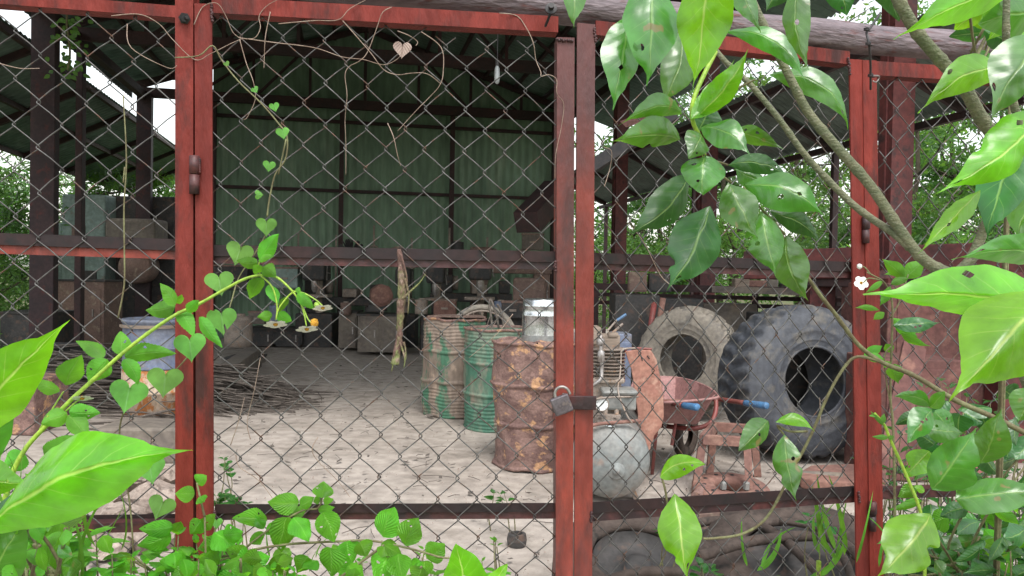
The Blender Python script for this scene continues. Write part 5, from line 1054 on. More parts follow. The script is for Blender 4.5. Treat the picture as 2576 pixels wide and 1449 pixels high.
for a in (
 # xb yb xt yt hw z dz mat shape bend droop fold tilt notch
 (1585, 38, 1541, 277, 52, 1.30, -.03, S_, 'acum', .03, .08, .25, .35, None),
 (1632, -50, 1629, 218, 72, 1.26, -.02, S_, 'acum', -.02, .10, .30, .25, None),
 (1778, -120, 1742, 225, 78, 1.18, .05, 'bright', 'acum', .0, -.06, .10, -.5, None),
 (1712, 80, 1660, 268, 52, 1.40, -.04, S_, 'acum', -.05, .10, .2, .45, [(.3, 1, .35, .06)]),
 (1736, 300, 1848, 150, 27, 1.33, .03, 'bright', 'acum', .05, -.05, .2, .1, None),
 (1745, 297, 1884, 122, 30, 1.34, -.02, 'bright', 'acum', .06, .05, .35, -.1, None),
 (1716, 287, 1557, 316, 26, 1.35, -.08, S_, 'acum', .16, .08, .5, .3, None),
 (1713, 352, 1522, 361, 36, 1.36, -.10, S_, 'acum', .10, .08, .45, .4, [(.45, -1, .3, .05)]),
 (1763, 335, 1731, 398, 32, 1.33, -.04, S_, 'ovate', .0, .15, .3, .3, None),
 (1762, 322, 1890, 393, 34, 1.34, -.06, S_, 'acum', -.10, .12, .3, .3, None),
 (1842, 330, 1971, 374, 22, 1.38, -.05, S_, 'acum', -.08, .10, .3, -.4, None),
 (1772, 390, 1767, 488, 50, 1.32, -.03, S_, 'ovate', .02, .14, .4, .1, None),
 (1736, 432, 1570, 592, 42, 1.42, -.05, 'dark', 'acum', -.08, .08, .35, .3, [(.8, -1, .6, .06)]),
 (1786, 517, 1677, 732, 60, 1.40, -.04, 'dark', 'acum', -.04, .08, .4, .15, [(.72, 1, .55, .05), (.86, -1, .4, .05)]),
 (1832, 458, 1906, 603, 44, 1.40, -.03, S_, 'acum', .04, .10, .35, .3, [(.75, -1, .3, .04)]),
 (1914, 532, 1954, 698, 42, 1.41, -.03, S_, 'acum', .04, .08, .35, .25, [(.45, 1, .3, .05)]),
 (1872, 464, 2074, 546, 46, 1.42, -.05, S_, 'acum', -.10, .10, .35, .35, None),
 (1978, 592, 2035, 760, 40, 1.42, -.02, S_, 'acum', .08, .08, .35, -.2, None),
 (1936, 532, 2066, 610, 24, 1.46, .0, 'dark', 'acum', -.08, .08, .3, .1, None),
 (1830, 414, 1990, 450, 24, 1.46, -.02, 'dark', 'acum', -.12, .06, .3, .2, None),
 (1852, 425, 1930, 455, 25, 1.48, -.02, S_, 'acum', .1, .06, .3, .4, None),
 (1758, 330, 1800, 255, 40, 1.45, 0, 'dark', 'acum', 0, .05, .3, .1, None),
 (1775, 345, 1840, 320, 30, 1.45, 0, S_, 'acum', 0, .05, .3, .5, None),
 (1821, 79, 2028, 215, 30, 1.34, -.05, S_, 'acum', -.16, .08, .35, .35, None),
 (2015, -60, 2036, 178, 36, 1.24, -.02, S_, 'acum', .07, .08, .35, -.25, None),
 (1850, -60, 1915, 82, 28, 1.30, -.02, S_, 'acum', .04, .1, .35, .3, None),
 (1930, 190, 2136, 327, 36, 1.38, -.04, S_, 'acum', -.18, .1, .3, .35, None),
 (1452, -70, 1443, 72, 30, 1.30, -.02, S_, 'acum', .02, .08, .4, .1, None),
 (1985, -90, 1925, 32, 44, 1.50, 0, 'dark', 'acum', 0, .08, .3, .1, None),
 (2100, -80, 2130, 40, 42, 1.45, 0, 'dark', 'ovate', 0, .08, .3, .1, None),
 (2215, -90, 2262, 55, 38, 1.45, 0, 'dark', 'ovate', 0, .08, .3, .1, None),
 (2580, -40, 2246, 100, 50, 1.08, -.05, 'bright', 'acum', .06, .06, .4, .35, None),
 (2620, 30, 2460, 60, 60, 1.15, -.02, S_, 'ovate', .05, .05, .3, .2, None),
 (2535, 182, 2312, 284, 44, 1.12, -.05, 'bright', 'acum', .14, .06, .35, .25, None),
 (2640, 90, 2488, 318, 66, 1.02, -.03, S_, 'acum', .10, .08, .3, .4, None),
 (2620, 270, 2355, 485, 62, 1.04, -.05, 'bright', 'acum', -.05, .10, .35, .2, [(.35, -1, .35, .07), (.6, 1, .3, .06)]),
 (2465, 480, 2308, 640, 27, 1.10, -.04, 'bright', 'acum', -.02, .10, .35, -.2, None),
 (2600, 320, 2480, 612, 66, 1.14, -.02, 'dark', 'acum', .03, .08, .2, -.3, None),
 (2640, 420, 2560, 620, 60, 1.2, -.02, S_, 'acum', .03, .08, .2, -.3, None),
 (2640, 665, 2396, 655, 40, 1.10, -.06, S_, 'acum', .12, .06, .4, .35, None),
 (2680, 782, 2172, 742, 66, .98, -.06, 'bright', 'acum', .05, .05, .8, .25, None),
 (2690, 730, 2393, 1012, 100, .86, -.06, 'bright', 'acum', .05, .08, .7, .1, [(.82, -1, .3, .05)]),
 (2245, 820, 2368, 812, 22, 1.55, 0, 'dark', 'acum', 0, .04, .3, .4, None),
 (2340, 1020, 2250, 996, 19, 1.42, -.03, S_, 'ovate', .1, .05, .3, .2, [(.6, 1, .3, .06)]),
 (2340, 1026, 2378, 985, 18, 1.42, -.03, S_, 'ovate', 0, .05, .3, .2, None),
 (2344, 1030, 2284, 1114, 34, 1.40, -.03, S_, 'ovate', .05, .08, .3, .4, None),
 (2352, 1034, 2404, 1098, 30, 1.44, 0, S_, 'ovate', 0, .05, .3, .4, None),
 (2320, 1078, 2430, 1092, 30, 1.42, 0, S_, 'acum', 0, .05, .3, .3, None),
 (2342, 1232, 2456, 1076, 62, 1.30, -.03, S_, 'acum', .04, .06, .35, .25, [(.55, 1, .25, .06)]),
 (2468, 1164, 2518, 1026, 44, 1.34, -.02, S_, 'acum', .05, .06, .3, .3, None),
 (2402, 1256, 2640, 1240, 46, 1.28, -.04, S_, 'ovate', -.02, .05, .35, .35, None),
 (2342, 1292, 2204, 1452, 66, 1.26, -.05, 'bright', 'acum', -.03, .08, .3, .1, [(.35, -1, .5, .06), (.78, 1, .45, .06)]),
 (2338, 1135, 2276, 1200, 34, 1.46, 0, 'bright', 'ovate', 0, .05, .2, -.3, [(.7, 1, .5, .1)]),
 (2350, 1120, 2300, 1082, 26, 1.48, 0, 'dark', 'ovate', 0, .05, .2, -.3, None),
 (2326, 1236, 2300, 1222, 10, 1.3, 0, 'bright', 'ovate', 0, .05, .2, -.3, None),
 (1950, 1062, 2050, 1086, 17, 1.47, -.02, 'bright', 'acum', -.20, .05, .3, .3, None),
 (1972, 1092, 2003, 1263, 36, 1.46, -.04, S_, 'acum', .02, .06, .3, -.1, [(.45, -1, .45, .06), (.62, 1, .35, .05)]),
 (1932, 1058, 1858, 1136, 32, 1.44, -.03, S_, 'ovate', .03, .08, .3, .35, None),
 (1660, 1200, 1776, 1168, 28, 1.44, -.03, 'bright', 'ovate', -.14, .06, .4, .3, None),
 (1697, 1243, 1728, 1462, 54, 1.38, -.06, 'bright', 'acum', .0, .10, .35, .1, [(.72, 1, .5, .05)]),
 (2600, 980, 2560, 1060, 40, 1.2, 0, S_, 'ovate', 0, .05, .3, .2, None)):
    xb, yb, xt, yt, hw, z, dz, m_, shp, bd, dr, fo, ti, no = a
    LF(sh, m_, xb, yb, xt, yt, hw * (1.12 if xb < 2000 and 280 < yb < 640 else 1.0), z, dz, shp, bd, dr, fo, ti, 20, no)
# young shoot in front of the right post
yt_ = plant('seedling', 'pale young shoot with a downy tip rising in front of the right post', 'plant', 2320, 1320, 1.45)
stem(yt_, [(2330, 2300, 1.5), (2326, 1420, 1.46), (2318, 1300, 1.45), (2290, 1220, 1.45), (2262, 1155, 1.45), (2237, 1100, 1.45), (2225, 1070, 1.45), (2200, 1040, 1.44)], 4.5, 3.5, 'greenstem', 6)
for a in ((2235, 1102, 2194, 1098, 7), (2236, 1104, 2248, 1096, 6), (2222, 1070, 2190, 1034, 5), (2220, 1065, 2224, 1040, 7), (2205, 1045, 2186, 1046, 4)): LF(yt_, 'heart', *a, 1.44, 0, 'ovate')
# left big leaves
bl = plant('broadleaf_plant', 'big leaved bright green plant at the lower left corner with a long pointed leaf', 'plant', -60, 1449, 1.0)
stem(bl, [(-90, 2300, 1.0), (-80, 1500, .98), (-70, 1250, .97), (-60, 1000, .96), (-90, 800, .96)], 9, 6, 'greenstem', 5)
for a in ((-40, 1342, 486, 1136, 100, .86, -.06, 'bright', 'acum', -.085, .06, .85, .1, None), (-90, 1120, 176, 805, 74, .90, -.03, 'bright', 'acum', -.05, .06, .3, .05, None),
          (-60, 1200, 44, 975, 36, 1.0, 0, S_, 'acum', .0, .05, .3, .3, None), (-70, 1170, 62, 1215, 44, .94, 0, 'bright', 'ovate', .1, .05, .3, -.3, None), (105, 1470, 165, 1290, 34, 1.15, 0, 'mint', 'lance', 0, .05, .3, .1, None),
          (-40, 1480, 60, 1310, 60, 1.0, 0, S_, 'ovate', 0, .05, .3, .2, None), (-40, 1320, 140, 1240, 46, 1.2, 0, 'dark', 'acum', 0, .05, .3, .2, None)):
    xb, yb, xt, yt, hw, z, dz, m_, shp, bd, dr, fo, ti, no = a; LF(bl, m_, xb, yb, xt, yt, hw, z, dz, shp, bd, dr, fo, ti, 24, no)
stem(bl, [(-75, 1360, .97), (-50, 1350, .88), (-38, 1345, .86)], 5, 4, 'greenstem', 4)
bb = plant('broadleaf_plant', 'two bright broad leaves poking up at the bottom edge left of the padlock stile', 'plant', 1190, 1560, 1.1)
stem(bb, [(1190, 2600, 1.1), (1195, 1700, 1.1), (1195, 1540, 1.1)], 5, 4, 'greenstem', 5)
for a in ((1192, 1540, 1148, 1366, 58, 1.10, -.02, 'bright', 'ovate', .0, .05, .3, .2, None), (1196, 1540, 1276, 1418, 32, 1.12, 0, 'bright', 'ovate', .0, .05, .3, .2, None)):
    xb, yb, xt, yt, hw, z, dz, m_, shp, bd, dr, fo, ti, no = a; LF(bb, m_, xb, yb, xt, yt, hw, z, dz, shp, bd, dr, fo, ti, 20, no)
# arching wildflower
zf = 1.42
wf = plant('wildflower', 'arching wildflower stem with drooping small white and orange flowers across the left post', 'plant', 20, 1300, zf)
stem(wf, [(-20, 2200, zf), (-5, 1400, zf), (20, 1230, zf), (60, 1135, zf), (125, 1062, zf), (180, 1005, zf), (235, 955, zf), (300, 896, zf), (370, 840, zf), (440, 793, zf), (500, 765, zf), (560, 731, zf), (615, 702, zf), (660, 692, zf), (700, 700, zf), (738, 735, zf)], 7.0, 2.6, 'greenstem', 6, 12)
for a in ([(655, 693, zf), (685, 722, zf), (697, 770, zf), (694, 805, zf)], [(738, 735, zf), (758, 765, zf), (776, 805, zf), (790, 815, zf)], [(738, 735, zf), (725, 745, zf), (702, 775, zf), (694, 803, zf)], [(738, 733, zf), (765, 738, zf), (795, 755, zf), (812, 770, zf)], [(757, 763, zf), (765, 790, zf), (771, 820, zf)], [(655, 692, zf), (650, 670, zf), (655, 652, zf)], [(165, 1035, zf), (190, 1012, zf), (205, 1004, zf)], [(100, 1080, 1.42), (150, 1000, 1.43), (160, 985, 1.43)]): stem(wf, a, 2.4, 1.5, 'greenstem', 4)
for (xb, yb, xt, yt, hw) in ((440, 773, 366, 780, 19), (440, 770, 401, 712, 15), (452, 765, 456, 741, 10), (470, 785, 500, 754, 12), (446, 782, 487, 846, 17), (500, 797, 560, 874, 15), (307, 893, 304, 832, 20), (312, 897, 444, 889, 21), (262, 900, 190, 857, 17), (268, 905, 221, 962, 25), (312, 903, 348, 968, 17), (165, 968, 207, 894, 27), (150, 984, 80, 948, 15), (168, 1038, 102, 1066, 21), (172, 1036, 253, 1038, 20), (172, 1045, 222, 1100, 22), (110, 1150, 190, 1095, 28), (60, 1140, 10, 1185, 26),
                             (655, 655, 701, 588, 19), (648, 660, 594, 655, 14), (655, 668, 640, 690, 12), (660, 672, 694, 697, 17), (658, 700, 629, 753, 17), (676, 716, 699, 766, 14), (748, 737, 790, 778, 13), (685, 792, 647, 797, 12), (700, 787, 735, 809, 13), (724, 748, 702, 786, 9), (748, 737, 753, 722, 6), (650, 655, 690, 645, 9)):
    LF(wf, 'bidens', xb, yb, xt, yt, hw * 1.15, zf + random.uniform(-.02, .03), random.uniform(-.03, .03), 'ovate', random.uniform(-.08, .08), .06, .35, None, 18, None, .04)
def flower(par, x, y, z, s, down=True, npet=5, up=None):
    c = P(x, y, z); ax = V((.15, -.35, -.93)).normalized() if down else V((0, -1, .3)).normalized()
    f = MB().lathe(c, ax, [(.001, -.3 * s), (.3 * s, -.2 * s), (.38 * s, .1 * s), (.34 * s, .3 * s), (.2 * s, .42 * s), (.001, .45 * s)], 14).build('flower', M['pollen'], par, smooth=True)
    e1 = ax.cross(V((1, .2, 0))).normalized(); e2 = ax.cross(e1)
    for k in range(npet):
        q = 2 * math.pi * k / npet + .5; d = (e1 * math.cos(q) + e2 * math.sin(q)); mb = MB(); a = c + d * .3 * s; b = c + d * 1.9 * s + ax * (.1 * s)
        sd__ = ax.cross(d).normalized(); n0 = len(mb.v)
        for i in range(6):
            u = i / 5; p = a.lerp(b, u) + ax * (.12 * s * math.sin(u * 3)); ww = .85 * s * (math.sin(math.pi * min(1, .12 + u * .8)) ** .6)
            mb.v += [p - sd__ * ww, p + ax * .05 * s, p + sd__ * ww]
        for i in range(5): j = n0 + i * 3; mb.f += [(j, j + 1, j + 4, j + 3), (j + 1, j + 2, j + 5, j + 4)]
        mb.build('petal', M['petal'], f, smooth=True)
    return f
flower(wf, 693, 814, zf, .0112); flower(wf, 772, 826, zf, .0105); flower(wf, 812, 773, zf, .0095); flower(wf, 207, 1000, zf, .010)
MB().lathe(P(791, 812, zf), V((.1, 0, -1)), [(.001, -.008), (.006, -.006), (.0075, 0), (.006, .006), (.001, .007)], 12).build('seed_head', M['pollen'], wf, smooth=True)
MB().lathe(P(797, 768, zf), V((.5, 0, -1)), [(.001, -.006), (.005, -.003), (.005, .004), (.001, .006)], 12).build('bud', M['greenstem'], wf, smooth=True)
wf2 = plant('wildflower', 'thin weed with one five petalled white flower in front of the right post', 'plant', 2240, 1200, 1.6)
z2_ = 1.6
stem(wf2, [(2262, 2300, z2_), (2250, 1200, z2_), (2240, 1000, z2_), (2243, 870, z2_), (2244, 760, z2_), (2225, 712, z2_), (2200, 695, z2_), (2180, 685, z2_)], 3.5, 1.8, 'thinstem', 5)
for a in ([(2215, 705, z2_), (2185, 700, z2_), (2172, 712, z2_)], [(2190, 690, z2_), (2175, 672, z2_), (2165, 672, z2_)], [(2240, 800, z2_), (2262, 760, z2_), (2285, 690, z2_)], [(2244, 870, z2_), (2225, 895, z2_), (2230, 960, z2_), (2240, 1020, z2_)]): stem(wf2, a, 2, 1.4, 'thinstem', 4)
flower(wf2, 2166, 712, z2_, .0078, False); MB().lathe(P(2162, 671, z2_), UP, [(.001, -.005), (.005, -.002), (.005, .004), (.001, .006)], 10).build('bud', M['petal'], wf2, smooth=True)
for (xb, yb, xt, yt, hw) in ((2276, 700, 2218, 650, 18), (2278, 700, 2328, 652, 22), (2276, 690, 2222, 692, 8), (2222, 705, 2176, 738, 8), (2240, 715, 2290, 700, 11), (2240, 720, 2212, 770, 12), (2212, 780, 2148, 775, 8), (2225, 785, 2195, 805, 10), (2240, 800, 2320, 838, 14), (2225, 905, 2170, 895, 12), (2220, 870, 2168, 900, 13), (2228, 865, 2245, 890, 13), (2250, 915, 2260, 965, 22), (2240, 910, 2222, 925, 10), (2250, 815, 2310, 850, 16), (2265, 835, 2340, 870, 12)):
    LF(wf2, 'bidens', xb, yb, xt, yt, hw, z2_ + random.uniform(-.05, .05), 0, 'acum', random.uniform(-.08, .08), .06, .35, None, 14)
# heart leaved vine on the mesh
vn = plant('climbing_vine', 'thin climbing vine with pale heart shaped leaves on the main gate mesh and left post', 'vine', 620, 1449, 1.60)
zv = 1.63
for a in ([(440, 145, 1.62), (500, 140, 1.62), (535, 115, 1.62), (558, 152, zv), (600, 205, zv), (655, 258, zv), (700, 310, zv), (722, 345, zv), (718, 400, zv), (692, 440, zv), (678, 500, zv), (672, 545, zv)], [(672, 585, zv), (640, 640, zv), (600, 700, 1.62), (570, 790, 1.60), (520, 830, 1.57), (470, 900, 1.56), (410, 960, 1.56), (330, 1010, 1.55), (300, 1100, 1.55), (330, 1300, 1.55), (340, 1600, 1.55), (350, 2250, 1.55)], [(310, 240, 1.57), (318, 400, 1.57), (312, 520, 1.57), (313, 640, 1.57), (312, 720, 1.57), (297, 800, 1.57)], [(700, 440, zv), (720, 350, zv)], [(310, 460, 1.57), (314, 420, 1.57)]): stem(vn, a, 1.6, 2.2, 'thinstem', 5)
for (x, y, s, an, m_) in ((690, 268, 13, .3, 'heart'), (711, 333, 17, .2, 'heart'), (677, 416, 16, -.1, 'heart'), (670, 567, 26, 0, 'heart'), (602, 634, 34, -.3, 'heart'), (552, 708, 37, .15, 'heart'), (558, 803, 38, .1, 'heart'), (478, 868, 40, .1, 'heart'), (415, 955, 44, -.1, 'heart'), (323, 990, 46, -.2, 'heart'), (378, 1178, 38, .15, 'heart'), (406, 1272, 34, -.4, 'heart'), (545, 1315, 15, 0, 'heart'), (650, 490, 12, 1.6, 'heart'), (641, 225, 10, .6, 'heart'), (570, 160, 8, .6, 'heart')):
    z = 1.52 if x < 560 else 1.60; mb = MB(); add_heart(mb, P(x, y, z), s * z / F * 1.06, an, holes=((2, 14), (3, 14), (3, 30)) if x == 558 else (), rnd=random.Random(x)); mb.build('leaf', LM[m_], vn, smooth=True)
mb = MB(); add_heart(mb, P(1012, 122, 1.68), 25 * 1.68 / F, -.05, tilt=(.1, -.3)); mb.build('leaf', LM['dryleaf'], vn, smooth=True, label='dried pale brown heart leaf')
tz = 1.69
td = plant('dry_tendrils', 'dry curling vine tendrils tangled in the top of the main gate mesh', 'vine', 900, 200, tz)
for i, a in enumerate(([(488, 62), (510, 18), (545, 8), (568, 40), (585, 80), (607, 98)], [(607, 97), (640, 96), (655, 70), (652, 40), (675, 12), (720, -10)], [(600, 95), (690, 107), (790, 120), (860, 143), (915, 150), (965, 163), (1000, 148), (1012, 128)], [(985, 18), (962, 32), (948, 70), (925, 130), (905, 153), (878, 168), (868, 190), (873, 240), (868, 300), (870, 360), (870, 440)], [(862, 52), (930, 130), (965, 175), (1000, 188), (1035, 184), (1075, 186), (1110, 212)], [(1256, 33), (1300, 40), (1325, 72), (1342, 110), (1348, 150), (1360, 180), (1362, 192), (1380, 188), (1400, 200), (1401, 235), (1418, 262), (1412, 320), (1398, 390), (1396, 450)],
                       [(280, 40), (350, 36), (400, 60), (435, 100), (490, 150), (530, 135), (580, 110), (607, 98)], [(603, 100), (620, 160), (637, 205), (642, 250), (622, 295), (612, 300)], [(975, 310), (990, 345), (1000, 390), (1008, 418)], [(680, 30), (668, 90), (665, 140), (664, 172)], [(1000, 78), (1030, 90), (1050, 105), (1046, 115)], [(1060, 80), (1110, 120), (1115, 180), (1106, 215), (1080, 245), (1050, 275), (1000, 330)], [(700, 60), (790, 52), (850, 50), (880, 22), (920, 0)], [(630, 1105), (622, 1060), (640, 980), (655, 900)], [(593, 1145), (603, 1175), (640, 1200), (665, 1225), (690, 1260)], [(800, 1100), (785, 1130), (800, 1160), (850, 1210), (880, 1250)], [(580, 1120), (600, 1060), (615, 1000)], [(2065, 1070), (2062, 1000)], [(1690, 720), (1660, 690), (1620, 610), (1580, 560)], [(1520, 470), (1535, 420), (1538, 380), (1518, 370)], [(0, 160), (50, 172), (100, 172)], [(320, 60), (330, 120), (420, 170), (445, 165)], [(1290, 790), (1250, 840), (1180, 900)])):
    sp = smoothpts([P(x, y, (GZ(x) - .012) + .006 * math.sin(k * 2.1 + i)) for k, (x, y) in enumerate(a)], 6)
    MB().tube(sp, taper(len(sp), .0010, .0006), 6).build('tendril', M['dry'], td, smooth=True)
# withered stalk hooked in the mesh
ws = thing('withered_stalk', 'withered brown and green plant stalk hanging in the middle of the main gate mesh', 'stalk', P(1008, 900, 1.68))
zw = 1.685; sp = smoothpts([P(1004, 628, zw), P(1007, 650, zw), P(1010, 690, zw - .004), P(1012, 730, zw - .006), P(1008, 770, zw - .004), P(1006, 830, zw), P(1004, 860, zw), P(998, 890, zw - .006), P(994, 918, zw - .008)], 7)
rr = [.003, .0045, .009, .0095, .0085, .0055, .007, .0075, .009]; rr2 = []
for i in range(len(sp)): f = i / (len(sp) - 1) * 8; k = min(7, int(f)); rr2.append(rr[k] + (rr[k + 1] - rr[k]) * (f - k))
mb = MB().tube(sp, rr2, 14)
for p in mb.v: p += noise.noise_vector(p * 90) * .003 + noise.noise_vector(V((p.x * 200, p.y * 200, p.z * 20))) * .002
M['stalk'] = aged('withered_stalk_skin', (.15, .085, .07), (.17, .19, .07), (.25, .18, .14), s=13, t=.5, t3=.58, soft=.04, rough=.8, bump=.8, s3=40, bs=160, stretch=(1, 1, .5))
mb.build('stalk', M['stalk'], ws, smooth=True)
for a in ([(1012, 752), (1030, 735), (1055, 712), (1070, 690)], [(1018, 700), (1028, 740), (1026, 790)], [(1006, 860), (1018, 900), (1016, 925)], [(1000, 880), (990, 910), (985, 935)], [(1015, 860), (1020, 880), (1021, 905)], [(1008, 640), (1022, 690), (1024, 720)]):
    sp = smoothpts([P(x, y, zw - .012) for x, y in a], 5); MB().tube(sp, taper(len(sp), .003, .0009), 6).build('frayed_strip', M['stalk'], ws, smooth=True)
# quilted weeds along the bottom
mw = plant('mint_weed', 'creeping weed with large quilted leaves along the bottom rail of the main gate', 'weed', 800, 1449, 1.45)
zm = 1.44
for a in ([(520, 2200, 1.45), (560, 1500, 1.45), (600, 1400, 1.45), (680, 1330, zm), (760, 1285, zm), (800, 1278, zm), (812, 1245, zm)], [(560, 1400, 1.46), (700, 1372, zm), (850, 1362, zm), (930, 1360, zm), (1010, 1375, zm), (1100, 1400, zm), (1200, 1440, 1.46), (1260, 1700, 1.46), (1300, 2200, 1.46)], [(1000, 1375, zm), (975, 1400, zm), (960, 1360, zm)], [(810, 1290, zm), (815, 1330, zm)], [(640, 1385, zm), (600, 1395, zm), (520, 1450, 1.44), (480, 1700, 1.44), (470, 2250, 1.44)], [(515, 1300, 1.42), (503, 1250, 1.42), (495, 1215, 1.42)], [(520, 1500, 1.42), (515, 1300, 1.42)]): stem(mw, a, 3.2, 2.2, 'thinstem', 5)
for (xb, yb, xt, yt, hw) in ((752, 1265, 672, 1262, 25), (755, 1272, 790, 1252, 16), (808, 1252, 814, 1210, 23), (806, 1256, 788, 1262, 9), (812, 1258, 840, 1256, 9), (800, 1282, 842, 1276, 12), (722, 1300, 706, 1390, 30), (738, 1302, 778, 1362, 26), (812, 1288, 842, 1364, 28), (672, 1308, 584, 1304, 20), (664, 1330, 640, 1298, 12), (640, 1340, 655, 1370, 18), (962, 1352, 990, 1274, 35), (1018, 1372, 1052, 1302, 29), (832, 1378, 832, 1452, 30), (872, 1360, 885, 1420, 26), (905, 1362, 925, 1400, 24), (985, 1380, 945, 1470, 32), (1000, 1392, 1015, 1460, 28), (960, 1365, 1010, 1395, 18), (1072, 1405, 1120, 1370, 26), (1070, 1410, 1065, 1460, 24), (1060, 1412, 1030, 1440, 20), (735, 1295, 775, 1270, 13), (700, 1320, 668, 1345, 14),
                             (497, 1218, 520, 1196, 17), (490, 1240, 440, 1240, 18), (500, 1250, 515, 1262, 14), (512, 1300, 528, 1335, 22), (505, 1310, 478, 1345, 20), (435, 1325, 350, 1330, 19), (440, 1340, 455, 1312, 14), (430, 1345, 345, 1372, 22), (540, 1340, 590, 1385, 28), (560, 1345, 610, 1340, 22), (620, 1420, 680, 1400, 22), (600, 1400, 640, 1450, 26), (550, 1420, 500, 1400, 24), (690, 1400, 720, 1450, 24), (470, 1420, 400, 1410, 22), (620, 1400, 570, 1380, 20), (650, 1440, 700, 1460, 24), (600, 1450, 540, 1460, 22)):
    LF(mw, 'mint', xb, yb, xt, yt, hw * 1.15, zm + random.uniform(-.03, .02), random.uniform(-.03, .02), 'ovate', random.uniform(-.06, .06), .06, .35, None, 20, None, .03)
def weed(x, y, z, hpx, n, ls, m_, lab, grp, seed, spread=40, sm='thinstem', nst=4, shape='ovate', serr=.03, name='weed', op=.52):
    """bushy weed whose top is at picture x, y"""
    rnd = random.Random(seed); t = plant(name, lab, 'weed', x, y, z, grp); smb = MB(); lm = MB()
    for s in range(nst):
        tx = x + rnd.uniform(-spread, spread); ty = y + rnd.uniform(0, spread * .8); zt = z + rnd.uniform(-.06, .08)
        top = P(tx, ty, zt); bot = V((top.x + rnd.uniform(-.08, .08), top.y + rnd.uniform(-.05, .08), -.05)); mid = top.lerp(bot, .4) + V((rnd.uniform(-.03, .03), rnd.uniform(-.02, .02), 0))
        sp = smoothpts([top, top.lerp(mid, .5) + V((rnd.uniform(-.015, .015), 0, 0)), mid, bot], 6); smb.tube(sp, taper(len(sp), .0012, .004), 6)
        L_ = hpx * z / F; pairs = max(2, n // nst // 2)
        for k in range(pairs):
            dd = L_ * k / pairs; acc = 0; p = top
            for i in range(len(sp) - 1):
                sl = (sp[i + 1] - sp[i]).length
                if acc + sl >= dd: p = sp[i].lerp(sp[i + 1], (dd - acc) / sl); break
                acc += sl
            q = rnd.random() * 6.28
            for e in (0, math.pi):
                a_ = q + e + rnd.uniform(-.3, .3); l = ls * rnd.uniform(.7, 1.2) * (.5 if k == 0 else 1); d = V((math.cos(a_), math.sin(a_), rnd.uniform(-.25, .5) + (.6 if k == 0 else 0))).normalized()
                a = p + d * l * .15; b = p + d * l; u0 = rnd.uniform(.05, .2)
                # blade spread level, not turned to any viewer
                W_ = d.cross(UP).normalized(); N_ = W_.cross(d).normalized(); base = len(lm.v); ns = 8; pr_ = PR[shape]
                for i in range(ns + 1):
                    u = i / ns; c = a.lerp(b, u) - N_ * (u * u * l * u0); wd = l * op * .5 * pr_(u) * (1 + serr * (1 if i % 2 else -1))
                    for j in range(-2, 3): qj = j / 2; lm.v.append(c + W_ * (qj * wd) + N_ * (abs(qj) * wd * .3 * (1 if rnd.random() < .9 else 1)))
                for i in range(ns):
                    for j in range(4):
                        lm.f.append((base + i * 5 + j, base + i * 5 + j + 1, base + i * 5 + j + 6, base + i * 5 + j + 5)); lm.uv[len(lm.f) - 1] = [(i / ns, j / 4), (i / ns, (j + 1) / 4), ((i + 1) / ns, (j + 1) / 4), ((i + 1) / ns, j / 4)]
    smb.build('stem', M[sm], t, smooth=True); lm.build('foliage', LM[m_], t, smooth=True)
i = 0
for (x, y, z, n) in ((40, 1290, 1.35, 60), (110, 1330, 1.3, 70), (190, 1300, 1.45, 60), (20, 1390, 1.2, 60), (150, 1400, 1.25, 70), (240, 1380, 1.4, 60), (60, 1200, 1.5, 40)):
    weed(x, y, z, 260, n, .055, 'mint', 'leafy green weed in the tangle at the bottom left corner', 'weeds at the bottom left corner', 100 + i, 55); i += 1
for (x, y, z, n) in ((370, 1400, 1.45, 50), (440, 1380, 1.5, 60), (520, 1390, 1.42, 60), (600, 1400, 1.4, 60), (680, 1410, 1.45, 60), (760, 1425, 1.45, 50), (480, 1340, 1.5, 40), (560, 1360, 1.52, 40)):
    weed(x, y, z, 200, n, .048, 'mint', 'bright green weed in the row before the foot of the left post', 'weeds before the left post', 200 + i, 45); i += 1
for (x, y, z, n) in ((900, 1400, 1.55, 16), (1090, 1380, 1.6, 20), (1190, 1400, 1.6, 20), (1230, 1360, 1.75, 10)):
    weed(x, y, z, 160, n, .035, 'bidens', 'small dark green weed under the bottom rail of the main gate', 'small weeds under the bottom rail', 300 + i, 30, nst=3); i += 1
for (x, y, z, n) in ((2330, 1330, 1.8, 40), (2420, 1310, 1.75, 50), (2500, 1330, 1.6, 50), (2560, 1290, 1.7, 50), (2370, 1390, 1.6, 60), (2460, 1400, 1.5, 60), (2550, 1380, 1.45, 60), (2290, 1420, 1.65, 40)):
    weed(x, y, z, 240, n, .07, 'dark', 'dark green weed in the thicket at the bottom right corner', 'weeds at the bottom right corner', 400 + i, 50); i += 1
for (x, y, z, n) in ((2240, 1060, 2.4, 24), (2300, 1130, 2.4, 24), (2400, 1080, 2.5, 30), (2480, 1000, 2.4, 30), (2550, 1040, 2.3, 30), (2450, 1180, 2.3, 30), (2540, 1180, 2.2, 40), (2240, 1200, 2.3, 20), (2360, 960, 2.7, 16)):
    weed(x, y, z, 300, n, .07, 'dark', 'shaded weed growing behind the far right fence panel', 'weeds behind the right fence panel', 500 + i, 50, shape='acum', serr=0); i += 1
